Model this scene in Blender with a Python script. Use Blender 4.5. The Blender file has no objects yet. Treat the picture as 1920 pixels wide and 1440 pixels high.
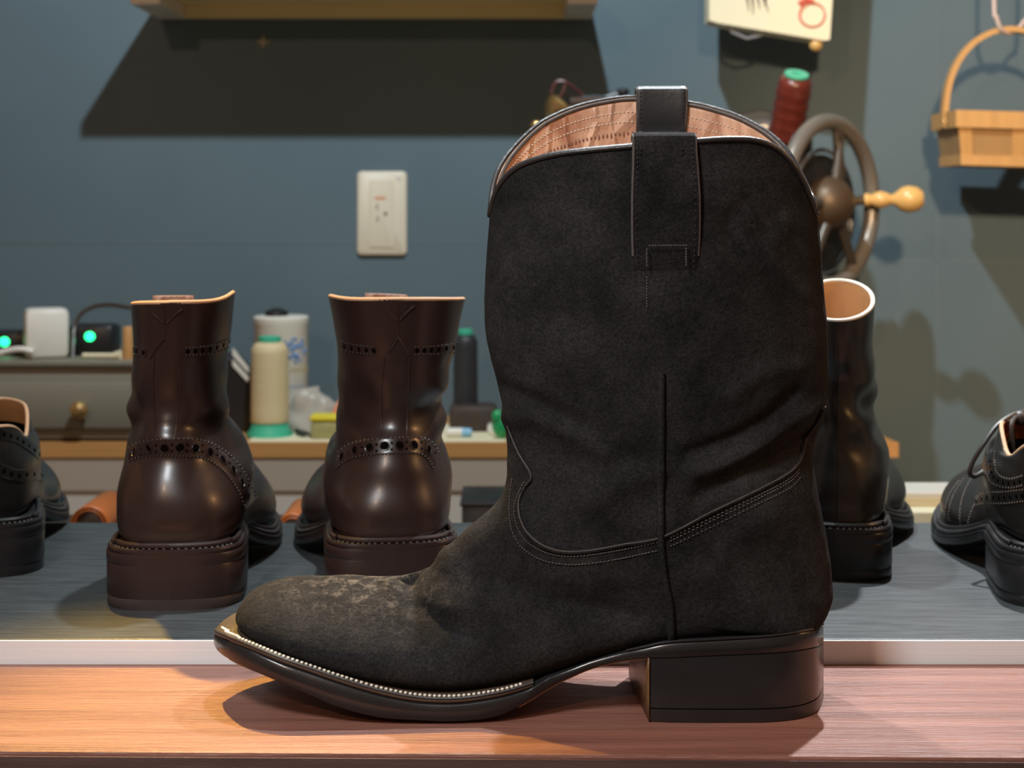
import bpy, math, random
from mathutils import Vector, noise
from mathutils.bvhtree import BVHTree
random.seed(7)
PI = math.pi
SC = bpy.context.scene
COL = SC.collection
# ------------------------------------------------------------------ camera, light, exposure
FPX = 3000.0; CX = 960.0; HY = 380.0; CAMZ = 0.263
cam_d = bpy.data.cameras.new('camera'); cam = bpy.data.objects.new('camera', cam_d); COL.objects.link(cam)
cam.location = (0, 0, CAMZ); cam.rotation_euler = (PI/2, 0, 0)
cam_d.sensor_fit = 'HORIZONTAL'; cam_d.sensor_width = 36.0; cam_d.lens = 36.0*FPX/1920
cam_d.shift_x = 0.0; cam_d.shift_y = -(720-HY)/1920.0
cam_d.clip_start = 0.02
cam_d.dof.use_dof = True; cam_d.dof.focus_distance = 0.84; cam_d.dof.aperture_fstop = 13.0
SC.camera = cam
SC.view_settings.view_transform = 'Standard'; SC.view_settings.look = 'None'
SC.view_settings.gamma = 1.0; SC.view_settings.exposure = 0.0
SC.view_settings.use_curve_mapping = False
try:
    SC.cycles.use_denoising = True
except Exception:
    pass
wd = bpy.data.worlds.new('world'); SC.world = wd; wd.use_nodes = True
wd.node_tree.nodes['Background'].inputs[0].default_value = (1.0, 0.62, 0.42, 1)
wd.node_tree.nodes['Background'].inputs[1].default_value = 0.16

def aim(o, tgt):
    d = Vector(tgt) - o.location
    o.rotation_euler = d.to_track_quat('-Z', 'Y').to_euler()
def spot(name, loc, tgt, power, col, size=60, rad=0.015, blend=0.5):
    l = bpy.data.lights.new(name, 'SPOT'); l.energy = power; l.color = col
    l.spot_size = math.radians(size); l.spot_blend = blend; l.shadow_soft_size = rad
    o = bpy.data.objects.new(name, l); COL.objects.link(o); o.location = loc; aim(o, tgt); return o
def area(name, loc, tgt, power, col, sx, sy):
    l = bpy.data.lights.new(name, 'AREA'); l.energy = power; l.color = col
    l.shape = 'RECTANGLE'; l.size = sx; l.size_y = sy
    o = bpy.data.objects.new(name, l); COL.objects.link(o); o.location = loc; aim(o, tgt); return o
spot('ceiling_spot_wall', (-0.042, 1.28, 1.26), (0.0, 2.0, 0.25), 64.0, (0.82, 0.92, 0.97), 150, 0.018, 0.3)
spot('ceiling_spot_bench', (0.42, 1.62, 1.25), (0.28, 0.88, 0.0), 125.0, (0.95, 0.97, 1.0), 42, 0.014, 0.6)
spot('ceiling_spot_warm', (-0.46, 1.50, 1.15), (-0.14, 0.80, 0.0), 170.0, (1.0, 0.60, 0.12), 18, 0.014, 0.9)
spot('shop_spot_front', (-0.75, -0.9, 1.25), (0.1, 1.9, 0.25), 34.0, (1.0, 0.62, 0.38), 60, 0.05, 0.6)
spot('shop_spot_front_right', (0.25, -0.3, 1.05), (0.80, 2.2, 0.15), 190.0, (1.0, 0.68, 0.42), 32, 0.05, 0.9)
spot('shop_lamp_right', (0.95, 0.95, 0.62), (-0.12, 1.04, 0.06), 9.0, (1.0, 0.52, 0.2), 46, 0.03, 0.6)
spot('shop_pendant', (-0.42, 0.10, 1.0), (-0.01, 0.85, -0.03), 54.0, (0.90, 0.96, 1.0), 50, 0.12, 0.95)  # added soft fill for the boot's front, cone kept off the wall

# ------------------------------------------------------------------ helpers
def W(px, py, Y):
    return Vector(((px-CX)*Y/FPX, Y, CAMZ-(py-HY)*Y/FPX))
LOC = {}
def tag(o, label=None, cat=None, group=None, kind=None):
    if label: o['label'] = label
    if cat: o['category'] = cat
    if group: o['group'] = group
    if kind: o['kind'] = kind
    return o
def thing(name, loc, label, cat, group=None):
    o = bpy.data.objects.new(name, None); COL.objects.link(o); o.location = loc
    o.empty_display_size = 0.02
    LOC[o.name] = Vector(loc)
    return tag(o, label, cat, group)
class MB:
    def __init__(s): s.v = []; s.f = []
    def add(s, v, f):
        n = len(s.v); s.v += [Vector(p) for p in v]; s.f += [tuple(i+n for i in q) for q in f]; return s
    def box(s, c, size, rz=0, bev=0):
        hx, hy, hz = (a/2 for a in size); b = min(bev, hx*.9, hy*.9, hz*.9)
        ca, sa = math.cos(rz), math.sin(rz)
        if b <= 0:
            pts = [(x*hx, y*hy, z*hz) for z in (-1, 1) for x, y in ((-1, -1), (1, -1), (1, 1), (-1, 1))]
            fs = [(3, 2, 1, 0), (4, 5, 6, 7)] + [(i, (i+1) % 4, 4+(i+1) % 4, 4+i) for i in range(4)]
        else:
            def ring(ix, z):
                out = []
                r = b
                for k, (sx, sy) in enumerate(((-1, -1), (1, -1), (1, 1), (-1, 1))):
                    for t in (0, .5, 1):
                        a = PI + k*PI/2 + t*PI/2
                        out.append((sx*(hx-ix-r)+r*math.cos(a)*(1), sy*(hy-ix-r)+r*math.sin(a), z))
                return out
            zs = [(b*.999, -hz), (b*.29, -hz+b*.29), (0, -hz+b), (0, hz-b), (b*.29, hz-b*.29), (b*.999, hz)]
            pts = []
            for ix, z in zs:
                rr = ring(0, z)
                sxs = (hx-ix)/hx; sys = (hy-ix)/hy
                pts += [(p[0]*sxs, p[1]*sys, p[2]) for p in rr]
            fs = []
            for k in range(5):
                for i in range(12):
                    fs.append((k*12+i, k*12+(i+1) % 12, (k+1)*12+(i+1) % 12, (k+1)*12+i))
            fs += [tuple(range(11, -1, -1)), tuple(range(60, 72))]
        s.add([(c[0]+p[0]*ca-p[1]*sa, c[1]+p[0]*sa+p[1]*ca, c[2]+p[2]) for p in pts], fs); return s
    def lathe(s, prof, base, axis=(0, 0, 1), n=40, cap=True):
        ax = Vector(axis).normalized()
        u = ax.orthogonal().normalized(); w = ax.cross(u)
        v = []; f = []; b = Vector(base)
        for r, h in prof:
            for i in range(n):
                a = 2*PI*i/n; v.append(b+ax*h+(u*math.cos(a)+w*math.sin(a))*r)
        m = len(prof)
        for k in range(m-1):
            for i in range(n):
                f.append((k*n+i, k*n+(i+1) % n, (k+1)*n+(i+1) % n, (k+1)*n+i))
        if cap:
            f.append(tuple(range(n-1, -1, -1))); f.append(tuple(range((m-1)*n, m*n)))
        s.add(v, f); return s
    def tube(s, pts, r, n=10, closed=False, flat=1.0):
        pts = [Vector(p) for p in pts]; m = len(pts)
        if m < 2: return s
        rs = r if isinstance(r, (list, tuple)) else [r]*m
        v = []; f = []; up = None
        for k in range(m):
            a = pts[(k-1) % m] if (closed or k > 0) else pts[k]
            b = pts[(k+1) % m] if (closed or k < m-1) else pts[k]
            t = (b-a)
            t = t.normalized() if t.length > 1e-9 else Vector((0, 0, 1))
            if up is None: up = t.orthogonal().normalized()
            up = (up - t*up.dot(t)); up = up.normalized() if up.length > 1e-6 else t.orthogonal().normalized()
            w = t.cross(up)
            for i in range(n):
                q = 2*PI*i/n; v.append(pts[k]+(up*math.cos(q)+w*math.sin(q)*flat)*rs[k])
        for k in range(m if closed else m-1):
            k2 = (k+1) % m
            for i in range(n):
                f.append((k*n+i, k*n+(i+1) % n, k2*n+(i+1) % n, k2*n+i))
        if not closed:
            f.append(tuple(range(n-1, -1, -1))); f.append(tuple(range((m-1)*n, m*n)))
        s.add(v, f); return s
    def ell(s, c, rad, nu=8, nv=6, ax=None):
        v = []; f = []; c = Vector(c)
        if ax is None: ex, ey, ez = Vector((1, 0, 0)), Vector((0, 1, 0)), Vector((0, 0, 1))
        else: ex, ey, ez = ax
        v.append(c+ez*rad[2])
        for j in range(1, nv):
            p = PI*j/nv
            for i in range(nu):
                a = 2*PI*i/nu
                v.append(c+ex*rad[0]*math.sin(p)*math.cos(a)+ey*rad[1]*math.sin(p)*math.sin(a)+ez*rad[2]*math.cos(p))
        v.append(c-ez*rad[2]); L = len(v)-1
        for i in range(nu):
            f.append((0, 1+i, 1+(i+1) % nu)); f.append((L, L-nu+(i+1) % nu, L-nu+i))
        for j in range(nv-2):
            for i in range(nu):
                f.append((1+j*nu+i, 1+(j+1)*nu+i, 1+(j+1)*nu+(i+1) % nu, 1+j*nu+(i+1) % nu))
        s.add(v, f); return s
    def grid(s, rows, closed=False):
        n = len(rows[0]); v = [p for r in rows for p in r]; f = []
        for k in range(len(rows)-1):
            for i in range(n if closed else n-1):
                i2 = (i+1) % n
                f.append((k*n+i, k*n+i2, (k+1)*n+i2, (k+1)*n+i))
        s.add(v, f); return s
    def build(s, name, mat, parent=None, smooth=True, origin=None, angle=40):
        me = bpy.data.meshes.new(name)
        if parent is not None: L = LOC[parent.name]
        else:
            if origin is None:
                n = len(s.v); origin = (sum(p.x for p in s.v)/n, sum(p.y for p in s.v)/n, min(p.z for p in s.v))
            L = Vector(origin)
        me.from_pydata([tuple(p-L) for p in s.v], [], s.f); me.validate()
        import bmesh
        bm = bmesh.new(); bm.from_mesh(me); bmesh.ops.recalc_face_normals(bm, faces=bm.faces); bm.to_mesh(me); bm.free()
        if smooth:
            me.polygons.foreach_set('use_smooth', [True]*len(me.polygons))
            try: me.set_sharp_from_angle(angle=math.radians(angle))
            except Exception: pass
        o = bpy.data.objects.new(name, me); COL.objects.link(o)
        if mat: me.materials.append(mat)
        if parent is not None: o.parent = parent; LOC[o.name] = L
        else: o.location = L; LOC[o.name] = L
        return o
def crom(pts, n):
    """Catmull-Rom through tuples, n steps per segment"""
    out = []; m = len(pts)
    for i in range(m-1):
        p0 = pts[max(i-1, 0)]; p1 = pts[i]; p2 = pts[i+1]; p3 = pts[min(i+2, m-1)]
        for k in range(n):
            t = k/n; t2 = t*t; t3 = t2*t
            out.append(tuple(0.5*((2*b)+(c-a)*t+(2*a-5*b+4*c-d)*t2+(3*b-a-3*c+d)*t3) for a, b, c, d in zip(p0, p1, p2, p3)))
    out.append(tuple(pts[-1])); return out
def interp(tab, x):
    if x <= tab[0][0]: return tab[0][1]
    for (a, b), (c, d) in zip(tab, tab[1:]):
        if x <= c: return b+(d-b)*(x-a)/(c-a) if c > a else d
    return tab[-1][1]
# ------------------------------------------------------------------ materials
def mat(name, col, rough=0.5, metal=0.0, coat=0.0, spec=0.5, noise_s=None, noise_amt=0.15, bump=0.0, bump_s=200, emis=None, es=0, alpha=None, trans=0, sheen=0, stretch=(1, 1, 1), rvar=0):
    m = bpy.data.materials.new(name); m.use_nodes = True; nt = m.node_tree; p = nt.nodes['Principled BSDF']
    p.inputs['Base Color'].default_value = (*col, 1); p.inputs['Roughness'].default_value = rough
    p.inputs['Metallic'].default_value = metal; p.inputs['Coat Weight'].default_value = coat
    p.inputs['Specular IOR Level'].default_value = spec; p.inputs['Coat Roughness'].default_value = 0.15
    p.inputs['Transmission Weight'].default_value = trans
    p.inputs['Sheen Weight'].default_value = sheen
    tc = nt.nodes.new('ShaderNodeTexCoord'); mp = nt.nodes.new('ShaderNodeMapping'); mp.inputs['Scale'].default_value = stretch
    nt.links.new(tc.outputs['Object'], mp.inputs['Vector'])
    if alpha is not None: p.inputs['Alpha'].default_value = alpha
    if emis: p.inputs['Emission Color'].default_value = (*emis, 1); p.inputs['Emission Strength'].default_value = es
    if noise_s:
        nz = nt.nodes.new('ShaderNodeTexNoise'); nz.inputs['Scale'].default_value = noise_s; nz.inputs['Detail'].default_value = 5
        nt.links.new(mp.outputs[0], nz.inputs['Vector'])
        mx = nt.nodes.new('ShaderNodeMix'); mx.data_type = 'RGBA'
        mx.inputs['A'].default_value = (*[max(0, c*(1-noise_amt)) for c in col], 1)
        mx.inputs['B'].default_value = (*[c*(1+noise_amt) for c in col], 1)
        nt.links.new(nz.outputs['Fac'], mx.inputs['Factor']); nt.links.new(mx.outputs['Result'], p.inputs['Base Color'])
        if rvar:
            mr = nt.nodes.new('ShaderNodeMapRange'); mr.inputs['To Min'].default_value = rough-rvar; mr.inputs['To Max'].default_value = rough+rvar
            nt.links.new(nz.outputs['Fac'], mr.inputs['Value']); nt.links.new(mr.outputs[0], p.inputs['Roughness'])
    if bump:
        nb = nt.nodes.new('ShaderNodeTexNoise'); nb.inputs['Scale'].default_value = bump_s; nb.inputs['Detail'].default_value = 6
        nt.links.new(mp.outputs[0], nb.inputs['Vector'])
        bp = nt.nodes.new('ShaderNodeBump'); bp.inputs['Strength'].default_value = bump; bp.inputs['Distance'].default_value = 0.001
        nt.links.new(nb.outputs['Fac'], bp.inputs['Height']); nt.links.new(bp.outputs[0], p.inputs['Normal'])
    return m
def N(m): return m.node_tree.nodes, m.node_tree.links
def suede_material():
    m = mat('black_suede', (0.02, 0.018, 0.017), 0.95, spec=0.15, sheen=0.0)
    n, l = N(m); p = n['Principled BSDF']
    tc = n.new('ShaderNodeTexCoord')
    def nz(scale, det=6, rough=.6, vec=None):
        a = n.new('ShaderNodeTexNoise'); a.inputs['Scale'].default_value = scale; a.inputs['Detail'].default_value = det; a.inputs['Roughness'].default_value = rough
        l.new(vec or tc.outputs['Object'], a.inputs['Vector']); return a
    def ramp(src, a, b, ca=(0, 0, 0, 1), cb=(1, 1, 1, 1)):
        r = n.new('ShaderNodeValToRGB'); r.color_ramp.elements[0].position = a; r.color_ramp.elements[1].position = b
        r.color_ramp.elements[0].color = ca; r.color_ramp.elements[1].color = cb; l.new(src, r.inputs[0]); return r
    big = nz(28, 5, .65); base = ramp(big.outputs['Fac'], .32, .72, (0.0065, 0.0062, 0.0066, 1), (0.027, 0.0258, 0.0265, 1))
    fib = nz(700, 3, .7)
    mx = n.new('ShaderNodeMix'); mx.data_type = 'RGBA'; mx.blend_type = 'MULTIPLY'; mx.inputs['Factor'].default_value = 1
    fr = ramp(fib.outputs['Fac'], .35, .68, (.55, .55, .55, 1), (1.5, 1.45, 1.4, 1))
    l.new(base.outputs[0], mx.inputs['A']); l.new(fr.outputs[0], mx.inputs['B'])
    # dusty wear flecks, strongest over the flexing vamp
    wv = n.new('ShaderNodeTexNoise'); wv.inputs['Scale'].default_value = 170; wv.inputs['Detail'].default_value = 10; wv.inputs['Roughness'].default_value = .75; wv.inputs['Distortion'].default_value = .6
    l.new(tc.outputs['Object'], wv.inputs['Vector'])
    flk = ramp(wv.outputs['Fac'], .50, .68)
    def blob(loc, rad):
        mp = n.new('ShaderNodeMapping'); mp.vector_type = 'POINT'
        mp.inputs['Location'].default_value = tuple(-a/r for a, r in zip(loc, rad)); mp.inputs['Scale'].default_value = tuple(1/r for r in rad)
        l.new(tc.outputs['Object'], mp.inputs['Vector'])
        g = n.new('ShaderNodeTexGradient'); g.gradient_type = 'SPHERICAL'; l.new(mp.outputs[0], g.inputs['Vector']); return g
    return m, mx, flk, blob, nz, ramp
def wood_plank_material():
    m = mat('red_pine', (0.4, 0.2, 0.1), 0.42, spec=0.4)
    n, l = N(m); p = n['Principled BSDF']; tc = n.new('ShaderNodeTexCoord')
    mp = n.new('ShaderNodeMapping'); mp.inputs['Scale'].default_value = (2.2, 70, 70); l.new(tc.outputs['Object'], mp.inputs['Vector'])
    a = n.new('ShaderNodeTexNoise'); a.inputs['Scale'].default_value = 1.6; a.inputs['Detail'].default_value = 9; a.inputs['Roughness'].default_value = .65; a.inputs['Distortion'].default_value = .25
    l.new(mp.outputs[0], a.inputs['Vector'])
    r = n.new('ShaderNodeValToRGB'); e = r.color_ramp.elements
    e[0].position = .3; e[0].color = (0.13, 0.048, 0.034, 1); e[1].position = .7; e[1].color = (0.29, 0.125, 0.088, 1)
    l.new(a.outputs['Fac'], r.inputs[0]); l.new(r.outputs[0], p.inputs['Base Color'])
    mp2 = n.new('ShaderNodeMapping'); mp2.inputs['Scale'].default_value = (30, 500, 100); l.new(tc.outputs['Object'], mp2.inputs['Vector'])
    b = n.new('ShaderNodeTexNoise'); b.inputs['Scale'].default_value = 1.3; b.inputs['Detail'].default_value = 5; l.new(mp2.outputs[0], b.inputs['Vector'])
    ad = n.new('ShaderNodeMath'); ad.operation = 'ADD'; l.new(a.outputs['Fac'], ad.inputs[0]); l.new(b.outputs['Fac'], ad.inputs[1])
    bp = n.new('ShaderNodeBump'); bp.inputs['Strength'].default_value = .8; bp.inputs['Distance'].default_value = .0012
    l.new(ad.outputs[0], bp.inputs['Height']); l.new(bp.outputs[0], p.inputs['Normal'])
    return m
def wall_material():
    m = mat('blue_wallpaper', (0.09, 0.145, 0.18), 0.75, spec=0.3)
    n, l = N(m); p = n['Principled BSDF']; tc = n.new('ShaderNodeTexCoord')
    a = n.new('ShaderNodeTexNoise'); a.inputs['Scale'].default_value = 3.0; a.inputs['Detail'].default_value = 6; l.new(tc.outputs['Object'], a.inputs['Vector'])
    r = n.new('ShaderNodeValToRGB'); e = r.color_ramp.elements
    e[0].position = .3; e[0].color = (0.098, 0.150, 0.180, 1); e[1].position = .7; e[1].color = (0.122, 0.178, 0.205, 1)
    l.new(a.outputs['Fac'], r.inputs[0])
    # woven texture bump
    w1 = n.new('ShaderNodeTexWave'); w1.wave_type = 'BANDS'; w1.bands_direction = 'X'; w1.inputs['Scale'].default_value = 130; w1.inputs['Distortion'].default_value = 1.5
    w2 = n.new('ShaderNodeTexWave'); w2.wave_type = 'BANDS'; w2.bands_direction = 'Z'; w2.inputs['Scale'].default_value = 130; w2.inputs['Distortion'].default_value = 1.5
    l.new(tc.outputs['Object'], w1.inputs['Vector']); l.new(tc.outputs['Object'], w2.inputs['Vector'])
    ad = n.new('ShaderNodeMath'); ad.operation = 'ADD'; l.new(w1.outputs['Fac'], ad.inputs[0]); l.new(w2.outputs['Fac'], ad.inputs[1])
    bp = n.new('ShaderNodeBump'); bp.inputs['Strength'].default_value = .25; bp.inputs['Distance'].default_value = .0006
    l.new(ad.outputs[0], bp.inputs['Height']); l.new(bp.outputs[0], p.inputs['Normal'])
    l.new(r.outputs[0], p.inputs['Base Color'])
    return m
def table_material():
    m = mat('charcoal_laminate', (0.04, 0.045, 0.05), 0.42, spec=0.5)
    n, l = N(m); p = n['Principled BSDF']; tc = n.new('ShaderNodeTexCoord')
    mp = n.new('ShaderNodeMapping'); mp.inputs['Scale'].default_value = (9, 90, 30); l.new(tc.outputs['Object'], mp.inputs['Vector'])
    a = n.new('ShaderNodeTexNoise'); a.inputs['Scale'].default_value = 2.5; a.inputs['Detail'].default_value = 8; a.inputs['Roughness'].default_value = .7; l.new(mp.outputs[0], a.inputs['Vector'])
    r = n.new('ShaderNodeValToRGB'); e = r.color_ramp.elements
    e[0].position = .3; e[0].color = (0.022, 0.025, 0.026, 1); e[1].position = .75; e[1].color = (0.072, 0.079, 0.081, 1)
    l.new(a.outputs['Fac'], r.inputs[0]); l.new(r.outputs[0], p.inputs['Base Color'])
    mr = n.new('ShaderNodeMapRange'); mr.inputs['To Min'].default_value = .34; mr.inputs['To Max'].default_value = .55
    l.new(a.outputs['Fac'], mr.inputs['Value']); l.new(mr.outputs[0], p.inputs['Roughness'])
    bp = n.new('ShaderNodeBump'); bp.inputs['Strength'].default_value = .3; bp.inputs['Distance'].default_value = .0004
    l.new(a.outputs['Fac'], bp.inputs['Height']); l.new(bp.outputs[0], p.inputs['Normal'])
    return m
def lining_material():
    m = mat('tan_lining', (0.62, 0.34, 0.22), 0.48, spec=0.4)
    n, l = N(m); p = n['Principled BSDF']; tc = n.new('ShaderNodeTexCoord')
    mp = n.new('ShaderNodeMapping'); mp.inputs['Rotation'].default_value = (0, 0.5, 0); mp.inputs['Scale'].default_value = (60, 30, 24); l.new(tc.outputs['Object'], mp.inputs['Vector'])
    a = n.new('ShaderNodeTexNoise'); a.inputs['Scale'].default_value = 1; a.inputs['Detail'].default_value = 4; a.inputs['Distortion'].default_value = 1.2; l.new(mp.outputs[0], a.inputs['Vector'])
    r = n.new('ShaderNodeValToRGB'); e = r.color_ramp.elements
    e[0].position = .33; e[0].color = (0.42, 0.20, 0.12, 1); e[1].position = .60; e[1].color = (0.72, 0.45, 0.30, 1)
    l.new(a.outputs['Fac'], r.inputs[0]); l.new(r.outputs[0], p.inputs['Base Color'])
    vv = n.new('ShaderNodeTexVoronoi'); vv.feature = 'DISTANCE_TO_EDGE'; vv.inputs['Scale'].default_value = 1.1; l.new(mp.outputs[0], vv.inputs['Vector'])
    mr = n.new('ShaderNodeMapRange'); mr.inputs['From Max'].default_value = .12; l.new(vv.outputs['Distance'], mr.inputs['Value'])
    ad = n.new('ShaderNodeMath'); ad.operation = 'SUBTRACT'; l.new(a.outputs['Fac'], ad.inputs[0]); l.new(mr.outputs[0], ad.inputs[1])
    bp = n.new('ShaderNodeBump'); bp.inputs['Strength'].default_value = .9; bp.inputs['Distance'].default_value = .0012
    l.new(ad.outputs[0], bp.inputs['Height']); l.new(bp.outputs[0], p.inputs['Normal'])
    return m
M = {}
M['wall'] = wall_material(); M['plank'] = wood_plank_material(); M['table'] = table_material(); M['lining'] = lining_material()
M['plank_front'] = mat('dark_stained_wood', (0.085, 0.045, 0.04), .5, noise_s=14, noise_amt=.5, stretch=(1, 8, 20), bump=.3)
M['alu'] = mat('pale_metal_edge', (0.78, 0.82, 0.84), .45, metal=.1, noise_s=4, noise_amt=.06, stretch=(1, 1, 120), bump=.15, bump_s=6)
M['floor'] = mat('grey_floor', (0.12, 0.11, 0.10), .7, noise_s=6)
M['sole_black'] = mat('polished_black_edge', (0.012, 0.012, 0.013), .3, coat=.25, noise_s=60, noise_amt=.3, bump=.08, bump_s=300, rvar=.06)
M['heel_black'] = mat('polished_black_heel', (0.012, 0.0125, 0.014), .26, coat=.3, noise_s=20, noise_amt=.3, stretch=(1, 1, 8), bump=.06, bump_s=60)
M['heel_wood'] = mat('raw_brown_leather_stack', (0.13, 0.07, 0.03), .35, noise_s=90, noise_amt=.7, stretch=(1, .5, 1), bump=.5, bump_s=160)
M['sole_tan'] = mat('tan_leather_sole', (0.42, 0.22, 0.12), .4, noise_s=30, noise_amt=.15)
M['welt'] = mat('brown_welt', (0.055, 0.038, 0.026), .45, noise_s=80, noise_amt=.3)
M['thread_cream'] = mat('cream_thread', (0.72, 0.66, 0.55), .6)
M['thread_grey'] = mat('grey_thread', (0.075, 0.066, 0.062), .8)
M['thread_black'] = mat('black_thread', (0.012, 0.011, 0.011), .6)
M['edge_suede'] = mat('pale_suede_edge', (0.075, 0.062, 0.055), .9, noise_s=200, noise_amt=.5)
M['tab'] = mat('tan_brown_tongue', (0.25, 0.13, 0.09), .5, noise_s=50)
M['bind'] = mat('black_topline_binding', (0.03, 0.028, 0.028), .45, bump=.3, bump_s=400)
M['strap_smooth'] = mat('smooth_black_leather', (0.016, 0.017, 0.020), .42, spec=.5, bump=.12, bump_s=500)
M['tanedge'] = mat('natural_leather_edge', (0.5, 0.30, 0.17), .55, noise_s=60)
M['brown'] = mat('dark_brown_cordovan', (0.024, 0.0125, 0.0105), .34, coat=.08, noise_s=14, noise_amt=.35, bump=.12, bump_s=70, rvar=.05)
M['brown_sole'] = mat('dark_brown_sole_edge', (0.024, 0.0125, 0.011), .38, noise_s=40, noise_amt=.2, stretch=(1, 1, 10), bump=.1)
M['brown_toplift'] = mat('grey_brown_rubber_toplift', (0.036, 0.025, 0.023), .5)
M['black'] = mat('black_calf', (0.014, 0.013, 0.012), .3, coat=.15, noise_s=18, noise_amt=.3, bump=.12, bump_s=90, rvar=.05)
M['black_edge'] = mat('black_sole_edge', (0.012, 0.012, 0.013), .35)
M['hole'] = mat('punched_hole', (0.004, 0.003, 0.003), 1.0, spec=0.0)
M['rust'] = mat('rust_leather_lining', (0.30, 0.075, 0.022), .5, noise_s=40)
M['tanlin'] = mat('honey_leather_lining', (0.55, 0.30, 0.13), .5, noise_s=40)
M['white'] = mat('white_plastic', (0.78, 0.76, 0.68), .35)
M['cream_pl'] = mat('cream_outlet_plastic', (0.72, 0.66, 0.52), .4)
M['darkbox'] = mat('dark_grey_painted_metal', (0.20, 0.188, 0.145), .5)
M['blackpl'] = mat('black_plastic', (0.015, 0.015, 0.016), .4)
M['led'] = mat('green_led', (0.0, .5, .2), .4, emis=(0.02, 1.0, 0.28), es=4.0)
M['iron'] = mat('grey_enamel_iron', (0.075, 0.066, 0.056), .32, metal=.2, coat=.3, noise_s=20)
M['rimiron'] = mat('worn_steel_rim', (0.24, 0.225, 0.20), .34, metal=.4, noise_s=12)
M['hubiron'] = mat('bronze_hub', (0.11, 0.075, 0.045), .45, metal=.4)
M['chrome'] = mat('chrome', (0.55, 0.56, 0.58), .2, metal=1)
M['brass'] = mat('brass', (0.72, 0.50, 0.22), .28, metal=.9)
M['bwood'] = mat('pale_turned_wood', (0.72, 0.46, 0.16), .35, noise_s=40, coat=.3)
M['benchwood'] = mat('oak_bench', (0.52, 0.27, 0.09), .5, noise_s=10, noise_amt=.15, stretch=(1, 8, 30))
M['benchtop'] = mat('pale_bench_top', (0.62, 0.50, 0.32), .5, noise_s=8)
M['cab'] = mat('greige_cabinet', (0.42, 0.365, 0.30), .55, noise_s=3, noise_amt=.05)
M['cabw'] = mat('off_white_panel', (0.58, 0.56, 0.50), .55)
M['paper'] = mat('cream_paper', (0.86, 0.80, 0.56), .6, noise_s=15, noise_amt=.05)
M['cthread'] = mat('cream_spool_thread', (0.70, 0.58, 0.34), .6, bump=.6, bump_s=300, stretch=(.2, .2, 4), noise_s=60, noise_amt=.08)
M['green'] = mat('mint_green_plastic', (0.06, 0.48, 0.30), .4)
M['redthread'] = mat('maroon_thread', (0.13, 0.022, 0.014), .35, coat=.4, noise_s=60, noise_amt=.4, bump=.6, bump_s=120)
M['bthread'] = mat('black_spool_thread', (0.025, 0.028, 0.032), .5, bump=.6, bump_s=200)
M['blueprint'] = mat('blue_print', (0.12, 0.26, 0.52), .5)
M['yellow'] = mat('yellow_lid', (0.80, 0.68, 0.04), .4)
M['tub'] = mat('cloudy_plastic', (0.52, 0.50, 0.22), .25, trans=.3)
M['blue'] = mat('light_blue_plastic', (0.25, 0.52, 0.75), .4)
M['gplast'] = mat('bright_green_plastic', (0.02, 0.36, 0.12), .3)
M['pouch'] = mat('brown_leather_pouch', (0.05, 0.035, 0.028), .55, noise_s=30, noise_amt=.4)
M['bagmat'] = mat('milky_plastic_bag', (0.55, 0.52, 0.46), .35, alpha=.75, bump=.6, bump_s=40)
M['pink'] = mat('salmon_plastic', (0.75, 0.26, 0.17), .4)
M['chip'] = mat('chip_basket_wood', (0.60, 0.34, 0.12), .5, noise_s=12, noise_amt=.2, stretch=(12, 12, 1))
M['chip2'] = mat('chip_basket_slat', (0.42, 0.25, 0.10), .55, noise_s=20, noise_amt=.2, stretch=(1, 1, .3))
M['wire'] = mat('pink_white_wire', (0.6, 0.50, 0.46), .4)
M['redink'] = mat('red_ink', (0.72, 0.13, 0.08), .6)
M['blackink'] = mat('brown_ink', (0.08, 0.03, 0.02), .6)
M['shelf'] = mat('pale_shelf_wood', (0.92, 0.78, 0.42), .45, noise_s=5, noise_amt=.08, stretch=(1, 12, 12))
M['leatherroll'] = mat('orange_tan_leather', (0.48, 0.13, 0.025), .4, noise_s=20)
M['star'] = mat('brass_star', (0.45, 0.40, 0.30), .4, metal=.3)
M['clear'] = mat('clear_plastic_hoop', (0.5, 0.5, 0.52), .2, trans=.5)
M['seam'] = mat('wallpaper_seam', (0.13, 0.175, 0.20), .7)

# ------------------------------------------------------------------ setting
WALLY = 2.2556
def struct(name, mb, m, smooth=False, parent=None):
    o = mb.build(name, m, parent=parent, smooth=smooth)
    if parent is None: o['kind'] = 'structure'
    return o
wall = struct('wall_back', MB().box((0, WALLY+0.05, 0.45), (5.0, 0.10, 2.6)), M['wall'])
# joints of the wallpaper panels
sm = MB()
sm.box((W(400, 456, WALLY).x, WALLY-0.0001, W(400, 456, WALLY).z), (1.40, 0.0006, 0.0016))
sm.box((W(1780, 490, WALLY).x, WALLY-0.0001, W(1780, 490, WALLY).z), (1.20, 0.0006, 0.0016))
sm.box((W(207, 0, WALLY).x, WALLY-0.0001, 0.2), (0.0014, 0.0006, 1.6))
sm.box((W(1757, 0, WALLY).x, WALLY-0.0001, 0.2), (0.0014, 0.0006, 1.6))
struct('wall_seam', sm, M['seam'], parent=wall)
struct('floor', MB().box((0, 0.9, -0.85), (5.0, 5.0, 0.05)), M['floor'])

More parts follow.
